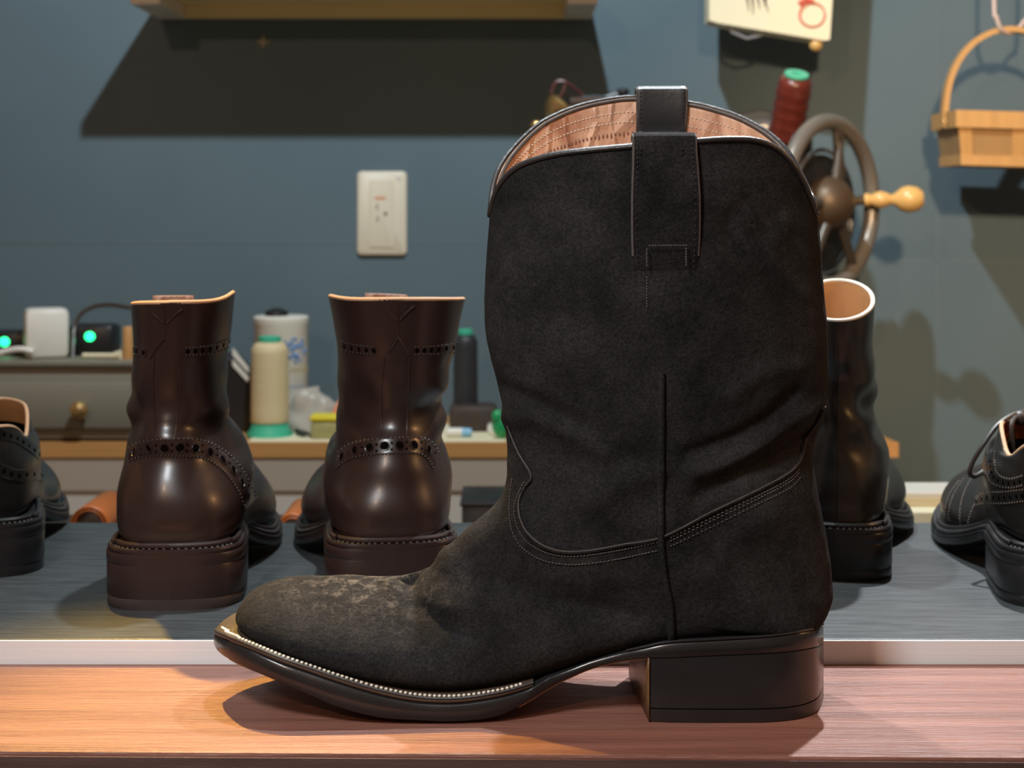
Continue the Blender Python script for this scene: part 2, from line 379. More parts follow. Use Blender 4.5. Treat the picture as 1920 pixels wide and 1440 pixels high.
# ------------------------------------------------------------------ display table (wood ledge and laminate top are separate boards)
yl = .263*3000/(1408-380); yr = .263*3000/(1420-380)
pk = MB()
b0 = 0.912
prof = []
def plank_pts(z, inset):
    xa, xb = -0.75, 0.75
    ya = yl+(yl-yr)*(0.75-.246)/.5; yb = yr-(yl-yr)*(0.75-.246)/.5
    return [(xa, ya+inset, z), (xb, yb+inset, z), (xb, b0, z), (xa, b0, z)]
rings = [plank_pts(-0.030, 0), plank_pts(-0.0015, 0), plank_pts(-0.0004, 0.0004), plank_pts(0, 0.0015)]
pk.v = [Vector(p) for r in rings for p in r]
pk.f = [(3, 2, 1, 0), (12, 13, 14, 15)] + [(k*4+i, k*4+(i+1) % 4, k*4+4+(i+1) % 4, k*4+4+i) for k in range(3) for i in range(4)]
t = thing('wooden_ledge', (0, 0.84, -0.030), 'reddish pine plank ledge along the front under the black suede boot', 'ledge')
plk = pk.build('plank', M['plank'], t, smooth=False)
fr = MB(); fr.v = [Vector(p) for p in (plank_pts(-0.12, 0.0012)[:2]+plank_pts(-0.0302, 0.0012)[:2])]
ya = plank_pts(0, 0)[0][1]; yb = plank_pts(0, 0)[1][1]
fv = [(-.75, ya+.001, -.10), (.75, yb+.001, -.10), (.75, yb+.022, -.10), (-.75, ya+.022, -.10)]
fv += [(p[0], p[1], -.0302) for p in fv]
MB().add(fv, [(3, 2, 1, 0), (4, 5, 6, 7)]+[(i, (i+1) % 4, 4+(i+1) % 4, 4+i) for i in range(4)]).build('apron', M['plank_front'], t, smooth=False)
# dark band just under the ledge's arris
fv = [(-.75, ya-.0012, -.0300), (.75, yb-.0012, -.0300), (.75, yb-.0001, -.0300), (-.75, ya-.0001, -.0300)]
fv += [(p[0], p[1], -.0022) for p in fv]
MB().add(fv, [(3, 2, 1, 0), (4, 5, 6, 7)]+[(i, (i+1) % 4, 4+(i+1) % 4, 4+i) for i in range(4)]).build('edge_strip', M['plank_front'], t, smooth=False)
TZ = 0.014
TF, TB = 0.9115, 1.245
t = thing('display_table', (0, 1.07, -0.8), 'charcoal laminate tabletop with a pale metal front edge carrying the shoes', 'table')
MB().box((0, (TF+.0013+TB)/2, TZ-.0125), (1.9, TB-TF-.0013, .025), bev=.0005).build('tabletop', M['table'], t, smooth=False)
MB().box((0, TF+.0006, TZ-.0128), (1.9, .0012, .0248), bev=.0003).build('edge_trim', M['alu'], t, smooth=False)
for sx in (-.85, .85):
    for yy in (.98, 1.2):
        MB().box((sx, yy, -.4125), (.05, .05, .802)).build('leg', M['blackpl'], t, smooth=False)

# ------------------------------------------------------------------ main boot
def fbp(px, py, Y=.853):
    p = W(px, py, Y); return (p.x, p.z)
def main_boot():
    root = thing('suede_boot', (0, .855, 0), 'tall black suede pull-on boot standing sideways on the reddish wooden ledge', 'boot')
    ws, mx, flk, blob, nz, ramp = suede_material()
    n, l = N(ws); p = n['Principled BSDF']
    # object coords = world - root loc
    def wl(px, py, Y): q = W(px, py, Y) - Vector((0, .855, 0)); return tuple(q)
    masks = []
    for (px, py, Y, rad, st) in ((700, 1105, .84, (.055, .05, .022), .9), (620, 1092, .85, (.06, .05, .012), .5), (1420, 430, .81, (.035, .05, .045), .18), (1120, 1060, .82, (.10, .06, .03), .10)):
        g = blob(wl(px, py, Y), rad)
        mu = n.new('ShaderNodeMath'); mu.operation = 'MULTIPLY'; mu.inputs[1].default_value = st; l.new(g.outputs['Fac'], mu.inputs[0])
        masks.append(mu)
    cur = masks[0]
    for m2 in masks[1:]:
        a = n.new('ShaderNodeMath'); a.operation = 'ADD'; l.new(cur.outputs[0], a.inputs[0]); l.new(m2.outputs[0], a.inputs[1]); cur = a
    base_add = n.new('ShaderNodeMath'); base_add.operation = 'ADD'; base_add.inputs[1].default_value = .03; base_add.use_clamp = True; l.new(cur.outputs[0], base_add.inputs[0])
    fm = n.new('ShaderNodeMath'); fm.operation = 'MULTIPLY'; l.new(flk.outputs[0], fm.inputs[0]); l.new(base_add.outputs[0], fm.inputs[1])
    # sparse pale flecks of lint
    vo = n.new('ShaderNodeTexVoronoi'); vo.inputs['Scale'].default_value = 110
    tc = n.new('ShaderNodeTexCoord'); l.new(tc.outputs['Object'], vo.inputs['Vector'])
    vr = ramp(vo.outputs['Distance'], .05, .09, (1, 1, 1, 1), (0, 0, 0, 1))
    vn = nz(45, 2); vr2 = ramp(vn.outputs['Fac'], .60, .66)
    vm = n.new('ShaderNodeMath'); vm.operation = 'MULTIPLY'; l.new(vr.outputs[0], vm.inputs[0]); l.new(vr2.outputs[0], vm.inputs[1])
    vm2 = n.new('ShaderNodeMath'); vm2.operation = 'MULTIPLY'; vm2.inputs[1].default_value = .35; l.new(vm.outputs[0], vm2.inputs[0])
    mxx = n.new('ShaderNodeMath'); mxx.operation = 'MAXIMUM'; l.new(fm.outputs[0], mxx.inputs[0]); l.new(vm2.outputs[0], mxx.inputs[1])
    m2 = n.new('ShaderNodeMix'); m2.data_type = 'RGBA'; l.new(mxx.outputs[0], m2.inputs['Factor'])
    l.new(mx.outputs['Result'], m2.inputs['A']); m2.inputs['B'].default_value = (0.115, 0.097, 0.084, 1)
    l.new(m2.outputs['Result'], p.inputs['Base Color'])
    bn = nz(900, 4, .7); bn2 = nz(90, 6, .7)
    ad = n.new('ShaderNodeMath'); ad.operation = 'MULTIPLY_ADD'; ad.inputs[1].default_value = 2.5; l.new(bn2.outputs['Fac'], ad.inputs[0]); l.new(bn.outputs['Fac'], ad.inputs[2])
    bp = n.new('ShaderNodeBump'); bp.inputs['Strength'].default_value = .8; bp.inputs['Distance'].default_value = .0006
    l.new(ad.outputs[0], bp.inputs['Height']); l.new(bp.outputs[0], p.inputs['Normal'])
    M['suede'] = ws

    def s(F, B, w, a, b, yc, Bz=None):
        f = fbp(*F); bb = list(fbp(*B))
        if Bz is not None: bb[1] = Bz
        return (f[0], f[1], bb[0], bb[1], w, a, b, yc)
    S = [
     s((908, 560), (1543, 560), .050, .5, .5, .853),
     s((911, 640), (1549, 640), .0485, .5, .5, .853),
     s((931, 720), (1550, 720), .047, .5, .5, .853),
     s((947, 790), (1541, 785), .045, .5, .5, .853),
     s((953, 850), (1523, 838), .043, .5, .5, .852),
     s((951, 897), (1526, 893), .042, .5, .5, .851),
     s((936, 936), (1537, 950), .041, .5, .48, .850),
     s((905, 966), (1549, 1015), .040, .5, .46, .850),
     s((870, 995), (1556, 1080), .040, .52, .42, .850),
     s((843, 1030), (1552, 1145), .0395, .55, .34, .850, .0525),
     s((822, 1055), (1515, 1170), .0385, .57, .22, .850, .0405),
     s((800, 1068), (1400, 1190), .0385, .58, .18, .851, .0410),
     s((770, 1078), (1250, 1205), .0395, .6, .18, .852, .0370),
     s((735, 1084), (1110, 1232), .041, .6, .18, .854, .0275),
     s((695, 1086), (980, 1275), .0435, .6, .17, .857, .0160),
     s((650, 1084), (860, 1303), .0475, .6, .17, .858, .0118),
     s((605, 1086), (740, 1285), .0485, .6, .17, .858, .0150),
     s((560, 1086), (640, 1262), .0475, .6, .17, .858, .0215),
     s((520, 1091), (565, 1228), .0440, .58, .18, .858, .0280),
     s((487, 1101), (505, 1200), .0370, .55, .2, .857, .0335),
     s((464, 1116), (470, 1180), .0280, .5, .25, .856, .0375),
     s((449, 1134), (452, 1166), .0170, .5, .35, .855, .0400),
     s((442, 1150), (443.5, 1160), .0040, .5, .5, .855, .0425)]
    SUB = 12; NT = 220
    R = crom(S, SUB)
    def hfun(u, a, b):
        um = a/(a+b); mxv = (um**a)*((1-um)**b)
        return ((max(u, 0)**a)*(max(1-u, 0)**b))/mxv
    rows = []
    for r in R:
        fx, fz, bx, bz, w, a, b, yc = r
        row = []
        for i in range(NT):
            th = 2*PI*i/NT
            u = (1-math.cos(th))/2
            sg = 1 if math.sin(th) >= 0 else -1
            h = hfun(u, a, b)*w*sg
            # a flat insole: the lower end of foot sections stays level
            row.append(Vector((fx+(bx-fx)*u, yc-h, fz+(bz-fz)*u)))
        rows.append(row)
    # top region: scalloped rim, near side (sin>0 => y smaller) lower than far side
    near = [(918, 405), (926, 372), (940, 343), (962, 320), (990, 305), (1040, 291), (1100, 283), (1190, 275), (1300, 266), (1360, 262), (1415, 264), (1455, 279), (1485, 308), (1508, 345), (1522, 380), (1530, 402)]
    far = [(918, 405), (926, 345), (943, 305), (975, 266), (1010, 235), (1040, 218), (1080, 202), (1130, 190), (1190, 184), (1290, 194), (1340, 205), (1390, 222), (1440, 250), (1475, 283), (1500, 325), (1520, 368), (1530, 402)]
    x0 = fbp(918, 405)[0]; x1 = fbp(1530, 402)[0]
    cx = (x0+x1)/2; ax = (x1-x0)/2
    wtop = .053
    def conv(lst, sg):
        out = []
        for px, py in lst:
            Y = .853
            for _ in range(6):
                X = (px-CX)*Y/FPX; q = max(0, 1-((X-cx)/ax)**2); Y = .853-sg*wtop*math.sqrt(q)
            out.append((X, CAMZ-(py-HY)*Y/FPX))
        out.sort(); return out
    nt_, ft_ = conv(crom(near, 8), 1), conv(crom(far, 8), -1)
    topN = 26
    def xF(z): return interp([(fbp(908, 560)[1], fbp(908, 560)[0]), (fbp(911, 480)[1], fbp(911, 480)[0]), (fbp(918, 405)[1], x0)], z)
    def xB(z): return interp([(fbp(1543, 560)[1], fbp(1543, 560)[0]), (fbp(1538, 470)[1], fbp(1538, 470)[0]), (fbp(1530, 402)[1], x1)], z)
    zb = rows[0][0].z
    top = []
    for k in range(topN, 0, -1):
        v = k/topN; row = []
        for i in range(NT):
            th = 2*PI*i/NT; c = math.cos(th); sg = 1 if math.sin(th) >= 0 else -1
            X1 = cx-ax*c
            zr = interp(nt_ if sg > 0 else ft_, X1)
            z = zb+(zr-zb)*v
            A = xF(z); B = xB(z); u = (1-c)/2
            X = A+(B-A)*u
            w = .050+(.003)*v
            row.append(Vector((X, .853-w*math.sin(th), z)))
        top.append(row)
    nTop = len(top)
    rows = top+rows
    # leather folds, displaced along the section normal
    ridges = [  # px polyline on near side, width m, amp m
        ([(1545, 770), (1480, 800), (1420, 840), (1360, 870), (1300, 885)], .0040, .0017),
        ([(1500, 740), (1440, 790), (1380, 820), (1290, 850)], .0040, -.0014),
        ([(1530, 830), (1460, 870), (1390, 895), (1310, 930)], .0045, -.0015),
        ([(1500, 690), (1430, 700), (1370, 740)], .005, .0010),
        ([(950, 800), (1000, 790), (1070, 815), (1130, 850)], .005, .0010),
        ([(940, 740), (1010, 760), (1090, 800)], .005, -.0010),
        ([(1120, 940), (1180, 900), (1230, 880)], .006, .0010),
        ([(770, 1082), (760, 1110), (775, 1150), (830, 1180), (900, 1190)], .005, -.0018),
        ([(720, 1086), (715, 1110), (730, 1135)], .0025, .0005),
        ([(690, 1086), (690, 1105), (700, 1125)], .002, -.0006),
        ([(745, 1083), (745, 1105), (760, 1125)], .002, -.0005),
        ([(820, 1060), (850, 1100), (930, 1130), (1020, 1130)], .008, .0016),
        ([(1480, 420), (1440, 470), (1470, 520), (1520, 560)], .004, .0009),
        ([(1400, 380), (1360, 420), (1380, 470)], .005, -.0008),
        ([(1450, 960), (1380, 1010), (1330, 1080)], .008, .0006)]
    ridges3 = []
    for pl, wd_, am in ridges:
        ridges3.append(([((a-CX)*.812/FPX, CAMZ-(b-HY)*.812/FPX) for a, b in pl], wd_, am))
    def seg(px, pz, a, b):
        dx, dz = b[0]-a[0], b[1]-a[1]; t = max(0, min(1, ((px-a[0])*dx+(pz-a[1])*dz)/(dx*dx+dz*dz)))
        return math.hypot(px-a[0]-t*dx, pz-a[1]-t*dz)
    nr = len(rows)
    out = []
    for k in range(nr):
        a = rows[max(k-1, 0)]; b = rows[min(k+1, nr-1)]; row = []
        for i in range(NT):
            P = rows[k][i]
            du = rows[k][(i+1) % NT]-rows[k][i-1]; dv = b[i]-a[i]
            nn = du.cross(dv)
            nn = nn.normalized() if nn.length > 1e-12 else Vector((0, 0, 0))
            # outward: away from the section centre
            c = (rows[k][0]+rows[k][NT//2])/2
            if nn.dot(P-c) < 0: nn = -nn
            fade = min(1, k/10) * (1 if P.z > .05 else max(0, (P.z-.03)/.02))
            d = .0011*noise.noise(P*16)+.0006*noise.noise(P*42+Vector((5, 1, 2)))+.00025*noise.noise(P*110)
            ank = math.exp(-((P.z-.135)/.035)**2)
            d += ank*.0016*noise.noise(Vector((P.x*18+P.z*25, P.y*20, P.z*45)))
            if P.y < .85:
                for pl, wd_, am in ridges3:
                    dd = min(seg(P.x, P.z, pl[j], pl[j+1]) for j in range(len(pl)-1))
                    if dd < 3*wd_: d += 1.9*am*math.exp(-(dd/wd_)**2)
            row.append(P+nn*d*fade)
        out.append(row)
    rows = out
    allv = [p for r in rows for p in r]
    quads = [(k*NT+i, k*NT+(i+1) % NT, (k+1)*NT+(i+1) % NT, (k+1)*NT+i) for k in range(nr-1) for i in range(NT)]
    bvh = BVHTree.FromPolygons(allv, quads)
    cpos = Vector((0, 0, CAMZ))
    def hit(px, py, off=0.0, tree=bvh):
        d = (W(px, py, 1.0)-cpos).normalized()
        h = tree.ray_cast(cpos, d)
        if h[0] is None: return None
        nn = h[1]
        if nn.dot(d) > 0: nn = -nn
        return h[0]+nn*off, nn
    # boundary between shaft and foot, near side, in projected pixels
    edge = [(952, 800), (972, 850), (996, 893), (984, 915), (973, 942), (975, 975), (990, 1003), (1020, 1026), (1060, 1036), (1110, 1033), (1170, 1022), (1240, 1008), (1330, 963), (1420, 920), (1470, 893), (1493, 872), (1503, 848), (1510, 822), (1528, 795), (1543, 764)]
    sideseam = [(1240, 700), (1240, 800), (1239, 900), (1239, 980), (1240, 1030), (1247, 1085), (1256, 1130), (1259, 1165), (1259, 1203)]
    def px_of(P): return (CX+P.x*FPX/P.y, HY+(CAMZ-P.z)*FPX/P.y)
    ex = sorted(set(edge), key=lambda q: q[0])
    def below_edge(x, y):
        # front part of the foot under the curved tongue, or behind under the counter line
        if x < 975: return y > 915 if x > 900 else y > 700 and x < 960 and y > 880
        yy = interp([(975, 975), (990, 1003), (1020, 1026), (1060, 1036), (1110, 1033), (1170, 1022), (1240, 1008), (1330, 963), (1420, 920), (1470, 893), (1493, 872), (1510, 822), (1543, 764)], x)
        return y > yy
    sf = {'shaft': [], 'vamp': [], 'counter': []}
    for q in quads:
        P = sum((allv[i] for i in q), Vector())/4
        # mirror far side points on the near side so both sides are cut alike
        Pm = Vector((P.x, min(P.y, 2*.853-P.y), P.z)); x, y = px_of(Pm)
        if not below_edge(x, y): sf['shaft'].append(q)
        elif x < interp([(700, 1240), (1030, 1240), (1085, 1247), (1130, 1256), (1203, 1259)][0:0] or [(980, 1239), (1030, 1240), (1085, 1247), (1130, 1256), (1203, 1259)], y): sf['vamp'].append(q)
        else: sf['counter'].append(q)
    for nm, fl in sf.items():
        used = sorted(set(i for q in fl for i in q)); mp = {i: j for j, i in enumerate(used)}
        mb = MB(); mb.v = [allv[i] for i in used]; mb.f = [tuple(mp[i] for i in q) for q in fl]
        o = mb.build(nm, ws, root, angle=180)
        if nm == 'shaft': shaft = o
        if nm == 'vamp': vamp = o
        if nm == 'counter': counter = o
    # lining
    lin = []
    for k in range(0, 60):
        row = []
        for i in range(NT):
            P = rows[k][i]; c = Vector((cx, .853, P.z)); d = (c-P); d.z = 0; d.x *= .35
            d = d.normalized() if d.length > 1e-6 else Vector((0, 0, 0))
            row.append(P+d*.0030)
        lin.append(row)
    lb = MB(); lb.grid([rows[0]]+lin, closed=True)
    lining = lb.build('lining', M['lining'], root, angle=180)
    linbvh = BVHTree.FromPolygons(lb.v, lb.f)
    # topline binding: two rounded black cords and the pale cut edge between
    mb = MB(); mb.tube([r+Vector((0, 0, .0004)) for r in rows[0]], .0015, 8, closed=True); mb.build('topline_binding', M['bind'], root)
    inn = []
    for i in range(0, NT):
        inn.append(lin[0][i]*.75+lin[1][i]*.25)
    mb = MB(); mb.tube(inn, .0010, 8, closed=True); b2 = mb.build('inner_welt', M['edge_suede'], root)
    st = MB()
    for ln in (1.9, 3.2):
        k0 = int(ln); fr_ = ln-k0
        pts = [lin[k0][i]*(1-fr_)+lin[k0+1][i]*fr_ for i in range(NT)]
        pts = [p_ for j in range(NT) for p_ in (pts[j], (pts[j]+pts[(j+1) % NT])/2)]
        for j, q in enumerate(pts):
            c = Vector((cx, .853, q.z)); d = (c-q).normalized()
            if j % 2 == 0: st.ell(q+d*.0002, (.0007, .0005, .0004), 6, 4)
    s_ = st.build('topline_stitching', M['thread_cream'], lining)
    # gathers dimples under the rim
    dm = MB()
    for j in range(0, 2*NT, 2):
        i = (j//2) % NT
        q = (lin[5][i]*.6+lin[4][i]*.4); c = Vector((cx, .853, q.z)); d = (c-q).normalized()
        if random.random() < .95 and q.y > .86:
            tq = lin[8][i]-lin[4][i]; tq = tq.normalized()
            L_ = random.uniform(.0012, .0028)
            dm.tube([q+d*.0001-tq*L_*.2, q+d*.0002+tq*L_*.4, q+d*.0001+tq*L_], [.0003, .0006, .0002], 5)
    dm.build('gather_crease', mat('crease_tan', (0.22, 0.10, 0.06), .6), lining)
    # raised seams
    def seam(pl, r, off, nper=10, flat=1.0):
        pts = crom([tuple(map(float, a)) for a in pl], nper); res = []
        for a in pts:
            h = hit(a[0], a[1], off)
            if h: res.append(h[0])
        return res
    mb = MB(); mb.tube(seam(edge, 0, .0003), .0011, 8); mb.build('counter_edge', M['suede'], shaft)
    mb = MB(); mb.tube([p_ for p_ in seam([(a+1.5, b-2.5) for a, b in edge], 0, .0010)], .0004, 6); mb.build('raw_edge', M['edge_suede'], shaft)
    mb = MB(); mb.tube(seam(sideseam, 0, .0008), .0018, 10); mb.build('side_piping', M['suede'], counter)
    mb = MB(); mb.tube(seam([(a+5, b) for a, b in sideseam], 0, .0002), .0006, 6)
    mb.tube(seam([(a-5, b) for a, b in sideseam], 0, .0002), .0006, 6); mb.build('seam_line', M['thread_black'], counter)
    def stitch_line(mbx, pl, step=5.2, off=.0005, size=(.00065, .0004, .00035)):
        pts = crom([tuple(map(float, a)) for a in pl], 24); acc = 0; last = pts[0]; prev = None
        for a in pts[1:]:
            acc += math.hypot(a[0]-last[0], a[1]-last[1])
            if acc >= step:
                acc = 0; h = hit(a[0], a[1], off)
                if h:
                    tdir = Vector((a[0]-last[0], 0, -(a[1]-last[1]))).normalized()
                    nn = h[1]; ey = nn.cross(tdir).normalized()
                    mbx.ell(h[0], size, 6, 4, (tdir, ey, nn))
            last = a
    sa = MB()
    low = [(962, 893), (956, 940), (958, 985), (975, 1022), (1012, 1048), (1060, 1058), (1110, 1056), (1170, 1046), (1233, 1032)]
    lowb = [(1252, 1026), (1335, 987), (1425, 943), (1480, 915), (1500, 895)]
    up = [(985, 900), (966, 945), (968, 980), (984, 1012), (1018, 1034), (1060, 1043), (1110, 1040), (1170, 1030), (1235, 1016)]
    upb = [(1252, 1010), (1335, 970), (1425, 927), (1476, 900), (1498, 880)]
    stitch_line(sa, low, size=(.0008, .0004, .00035)); stitch_line(sa, up, 4.5)
    sa.build('vamp_stitching', M['thread_grey'], vamp)
    sb = MB()
    stitch_line(sb, lowb); stitch_line(sb, upb, 4.5); stitch_line(sb, [(a, b+6) for a, b in upb], 4.5)
    sb.build('counter_stitching', M['thread_grey'], counter)
    sh = MB()
    for pl, of in (([(1213, 461), (1213, 500)], .0037), ([(1284, 461), (1284, 500)], .0037), ([(1213, 459), (1284, 459)], .0037), ([(1213, 515), (1213, 575)], .0004)):
        pl = [pl[0], ((pl[0][0]+pl[1][0])/2, (pl[0][1]+pl[1][1])/2), pl[1]]
        stitch_line(sh, pl, 4.5, of)
    # pull straps
    def strap(rows_px, offs, m_, tree, top_py, back, thick, name, invert=False):
        grid = []
        base = None
        for (xl, xr, py) in rows_px:
            row = []
            for j in range(9):
                px = xl+(xr-xl)*j/8
                h = hit(px, py, offs*min(1, -.65+.45*len(grid)), tree)
                row.append(h[0] if h else None)
            if any(a is None for a in row): continue
            grid.append(row)
        last = grid[-1]
        # loop over the rim
        yy = sum(a.y for a in last)/9; zz = sum(a.z for a in last)/9
        ztop = CAMZ-(top_py-HY)*yy/FPX
        n_ = 8; loop = []
        r_ = back/2
        for k in range(1, n_+1):
            a = PI*k/n_
            row = []
            for j in range(9):
                P = last[j]
                zrise = (ztop-r_*.6-P.z)
                if k <= 2:
                    row.append(Vector((P.x, P.y+(.0003*k), P.z+zrise*k/2)))
                else:
                    aa = PI*(k-2)/(n_-2)
                    row.append(Vector((P.x, P.y+r_*(1-math.cos(aa)), ztop-r_*.6+r_*.6*math.sin(aa))))
            loop.append(row)
        for k in range(1, 9):
            loop.append([Vector((P.x, P.y, P.z-.004*k)) for P in loop[n_-1]])
        mb = MB(); mb.grid(grid+loop)
        o = mb.build(name, m_, root, angle=180)
        md = o.modifiers.new('solid', 'SOLIDIFY'); md.thickness = thick; md.offset = 0
        md = o.modifiers.new('bev', 'BEVEL'); md.width = .0004; md.segments = 2; md.limit_method = 'ANGLE'
        return o, grid+loop
    nrows = [(1189, 1307, 508), (1188, 1308, 480), (1187, 1309, 450), (1187, 1309, 410), (1187, 1308, 370), (1188, 1306, 335), (1189, 1304, 305), (1189, 1302, 285)]
    far_rows = [(1196, 1284, 300), (1196, 1284, 275), (1195, 1284, 250), (1195, 1285, 232), (1195, 1286, 215), (1195, 1287, 200)]
    o1, g1 = strap(nrows, .0020, M['suede'], bvh, 252, .010, .0026, 'pull_strap')
    o1['label'] = 'near suede pull strap'
    o2, g2 = strap(far_rows, .0022, M['strap_smooth'], linbvh, 164, .011, .0026, 'pull_strap')
    o2['label'] = 'far pull strap of smooth black leather'
    def strap_st(g, m_, par, off, tree_sign=-1, rng=None):
        mb = MB()
        for col in (0, 8):
            mb = MB(); inner = 1 if col == 0 else 7
            line = [ (r[col]*.55+r[inner]*.45) for r in g]
            dense = crom([tuple(a) for a in line], 6)
            acc = 0; last = Vector(dense[0])
            for a in dense[1:(rng or len(dense))]:
                a = Vector(a); acc += (a-last).length
                if acc > .0019:
                    acc = 0; t_ = (a-last).normalized()
                    mb.ell(a+Vector((0, -off, 0)), (.0008, .00045, .0004), 6, 4, (t_, Vector((1, 0, 0)), t_.cross(Vector((1, 0, 0)))))
                last = a
            mb.build('strap_stitching', m_, par)
    strap_st(g1[:10], M['thread_black'], o1, .0015)
    strap_st(g2[:9], M['thread_black'], o2, .0015)
    for g, par in ((g1, o1), (g2, o2)):
        mb = MB()
        for col in (0, 8):
            mb = MB(); mb.tube([r[col]+Vector((-.0002 if col == 0 else .0002, -.0004, 0)) for r in g[1:16]], .0008, 6)
            mb.build('strap_edge', M['edge_suede'], par)
    sh.build('box_stitching', M['thread_grey'], shaft)

    # ---- sole
    def XN(px, Y): return (px-CX)*Y/FPX
    def ZN(py, Y): return CAMZ-(py-HY)*Y/FPX
    # px station, near depth, top py, bottom py, centre depth
    ST = [(400.5, .8560, 1180, 1206, .857), (402, .8490, 1181, 1212, .857), (408, .8400, 1185, 1223, .857), (422, .8300, 1191, 1234, .857), (450, .8200, 1202, 1249, .857), (489, .8130, 1218, 1265, .858),
          (533, .8090, 1236, 1284, .858), (580, .8075, 1252, 1304, .858), (635, .8062, 1271, 1327, .858), (708, .8055, 1293, 1346, .858), (781, .8055, 1307, 1352, .858), (854, .8060, 1309.5, 1354, .858),
          (927, .8080, 1300, 1346, .858), (981, .8110, 1286, 1322, .857), (1036, .8150, 1266, 1288, .856), (1073, .8165, 1252, 1270, .855), (1109, .8165, 1238, 1255, .854), (1160, .8145, 1224, 1242, .852),
          (1204, .8110, 1215, 1237, .850), (1255, .8090, 1205, 1236, .849), (1340, .8085, 1200, 1232, .848), (1437, .8090, 1194, 1228, .848), (1490, .8130, 1187, 1223, .848), (1520, .8200, 1181, 1218, .848), (1536, .8300, 1176, 1214, .848), (1544, .8480, 1172, 1208, .848)]
    D = crom([(a, b, CAMZ-(c-HY)*b/FPX, CAMZ-(d-HY)*b/FPX, e) for a, b, c, d, e in ST], 6)
    def sl(zt, zb_, lo=0, hi=None, ins=0.0):
        rws = []
        pts = D[lo:hi]
        prof_ = [(zb_, .0012+ins), (None, 0), (None, 0), (zt, .0010+ins)]
        L = []; Rr = []
        for a, b, c, d, e in pts:
            X = XN(a, b); L.append((X, b, e, zt(c, d, X), zb_(c, d, X)))
        out_ = []
        for lev in range(4):
            ring = []
            for side in (0, 1):
                seq = L if side == 0 else L[::-1]
                for (X, b, e, z1, z0) in seq:
                    half = e-b
                    i_ = ins+(.0010 if lev in (0, 3) else 0)
                    hh = max(half-i_, .0002)
                    z = (z0, z0+.0010, z1-.0010, z1)[lev]
                    xx = X
                    if X < XN(424, .82): xx = X+i_*.6
                    if X > XN(1500, .82): xx = X-i_*.6
                    ring.append(Vector((xx, e-hh if side == 0 else e+hh, z)))
            out_.append(ring)
        mb = MB(); mb.grid(out_, closed=True)
        n2 = len(L); n_all = 2*n2
        fs = []
        for k in range(n2-1):
            fs.append((k, k+1, n_all-2-k, n_all-1-k))
            fs.append((3*n_all+k, 3*n_all+n_all-1-k, 3*n_all+n_all-2-k, 3*n_all+k+1))
        mb.f += fs
        return mb
    wt = .0030
    xw = XN(1003, .813)
    sl(lambda c, d, X: c-wt+(wt-.0004)*max(0, min(1, (X-xw+.004)/.010)), lambda c, d, X: d).build('outsole', M['sole_black'], root, angle=50)
    iw = next(i for i, q in enumerate(D) if q[0] > 1003)
    w_ = sl(lambda c, d, X: c, lambda c, d, X: c-wt+.0001, 0, iw, .0004).build('welt', M['welt'], root, angle=50)
    mb = MB()
    for q0, q1 in zip(D[:iw], D[1:iw+1]): pass
    mb.tube([Vector((XN(a, b)+(0.0006 if a < 424 else 0), b+.0005, c-.0001)) for a, b, c, d, e in D[:iw]], .0006, 6)
    mb.build('welt_rib', M['bind'], w_)
    stc = MB(); acc = 0; last = None
    line = [Vector((XN(a, b)+(.0035 if a < 415 else .0015 if a < 440 else 0), b+.0030, c+.0004)) for a, b, c, d, e in D[1:iw-2]]
    dense = [Vector(a) for a in crom([tuple(q) for q in line], 8)]
    for a in dense:
        if last is not None:
            acc += (a-last).length
            if acc > .00225:
                acc = 0; t_ = (a-last).normalized(); ey = Vector((0, 0, 1)).cross(t_).normalized()
                stc.ell(a, (.00100, .00095, .0008), 8, 5, (t_, ey, t_.cross(ey)))
        last = a
    stc.build('welt_stitching', M['thread_cream'], w_)
    # heel block
    ih = next(i for i, q in enumerate(D) if q[0] >= 1219)
    HD = D[ih:]
    def heel(z0, z1f, m_, name, ins=0.0, par=root):
        out_ = []
        xb0 = XN(1219.5, .8084)
        base = [(max(XN(a, b), xb0), b, e, d) for a, b, c, d, e in HD]
        for lev in range(5):
            ring = []
            for side in (0, 1):
                for (X, b, e, d) in (base if side == 0 else base[::-1]):
                    zt = z1f(d)
                    z = (z0, z0+.0006, z0+(zt-z0)*.5, zt-.0006, zt)[lev]
                    i_ = ins+(.0006 if lev == 0 else 0)
                    # slight forward slant on the far side of the breast
                    xx = X
                    if side == 1 and X < xb0+.02: xx = X-.004*(1-(X-xb0)/.02)
                    if X > XN(1500, .82): xx -= i_*.5
                    hh = max(e-b-i_, .0003)
                    ring.append(Vector((xx, e-hh if side == 0 else e+hh, z)))
            out_.append(ring)
        mb = MB(); mb.grid(out_, closed=True); n2 = len(base); na = 2*n2
        for k in range(n2-1):
            mb.f.append((k, k+1, na-2-k, na-1-k)); mb.f.append((4*na+k, 4*na+na-1-k, 4*na+na-2-k, 4*na+k+1))
        return mb.build(name, m_, par, angle=40)
    hl = heel(.0068, lambda d: d+.0003, M['heel_black'], 'heel')
    heel(0.0, lambda d: .0067, M['sole_black'], 'heel_toplift')
    # bare breast of the heel and the natural underside of the waist
    fx = XN(1219.5, .8084)-.0004
    bm_ = MB()
    rws = []
    for z in (0.0012, .012, .024, .0325):
        rws.append([Vector((fx-.0042*k/8-.0006*math.sin(PI*k/8), .8088+(.8872-.8088)*k/8, z)) for k in range(9)])
    bm_.grid(rws); o = bm_.build('heel_breast', M['heel_wood'], hl)
    md = o.modifiers.new('solid', 'SOLIDIFY'); md.thickness = .0006
    us = MB(); rws = []
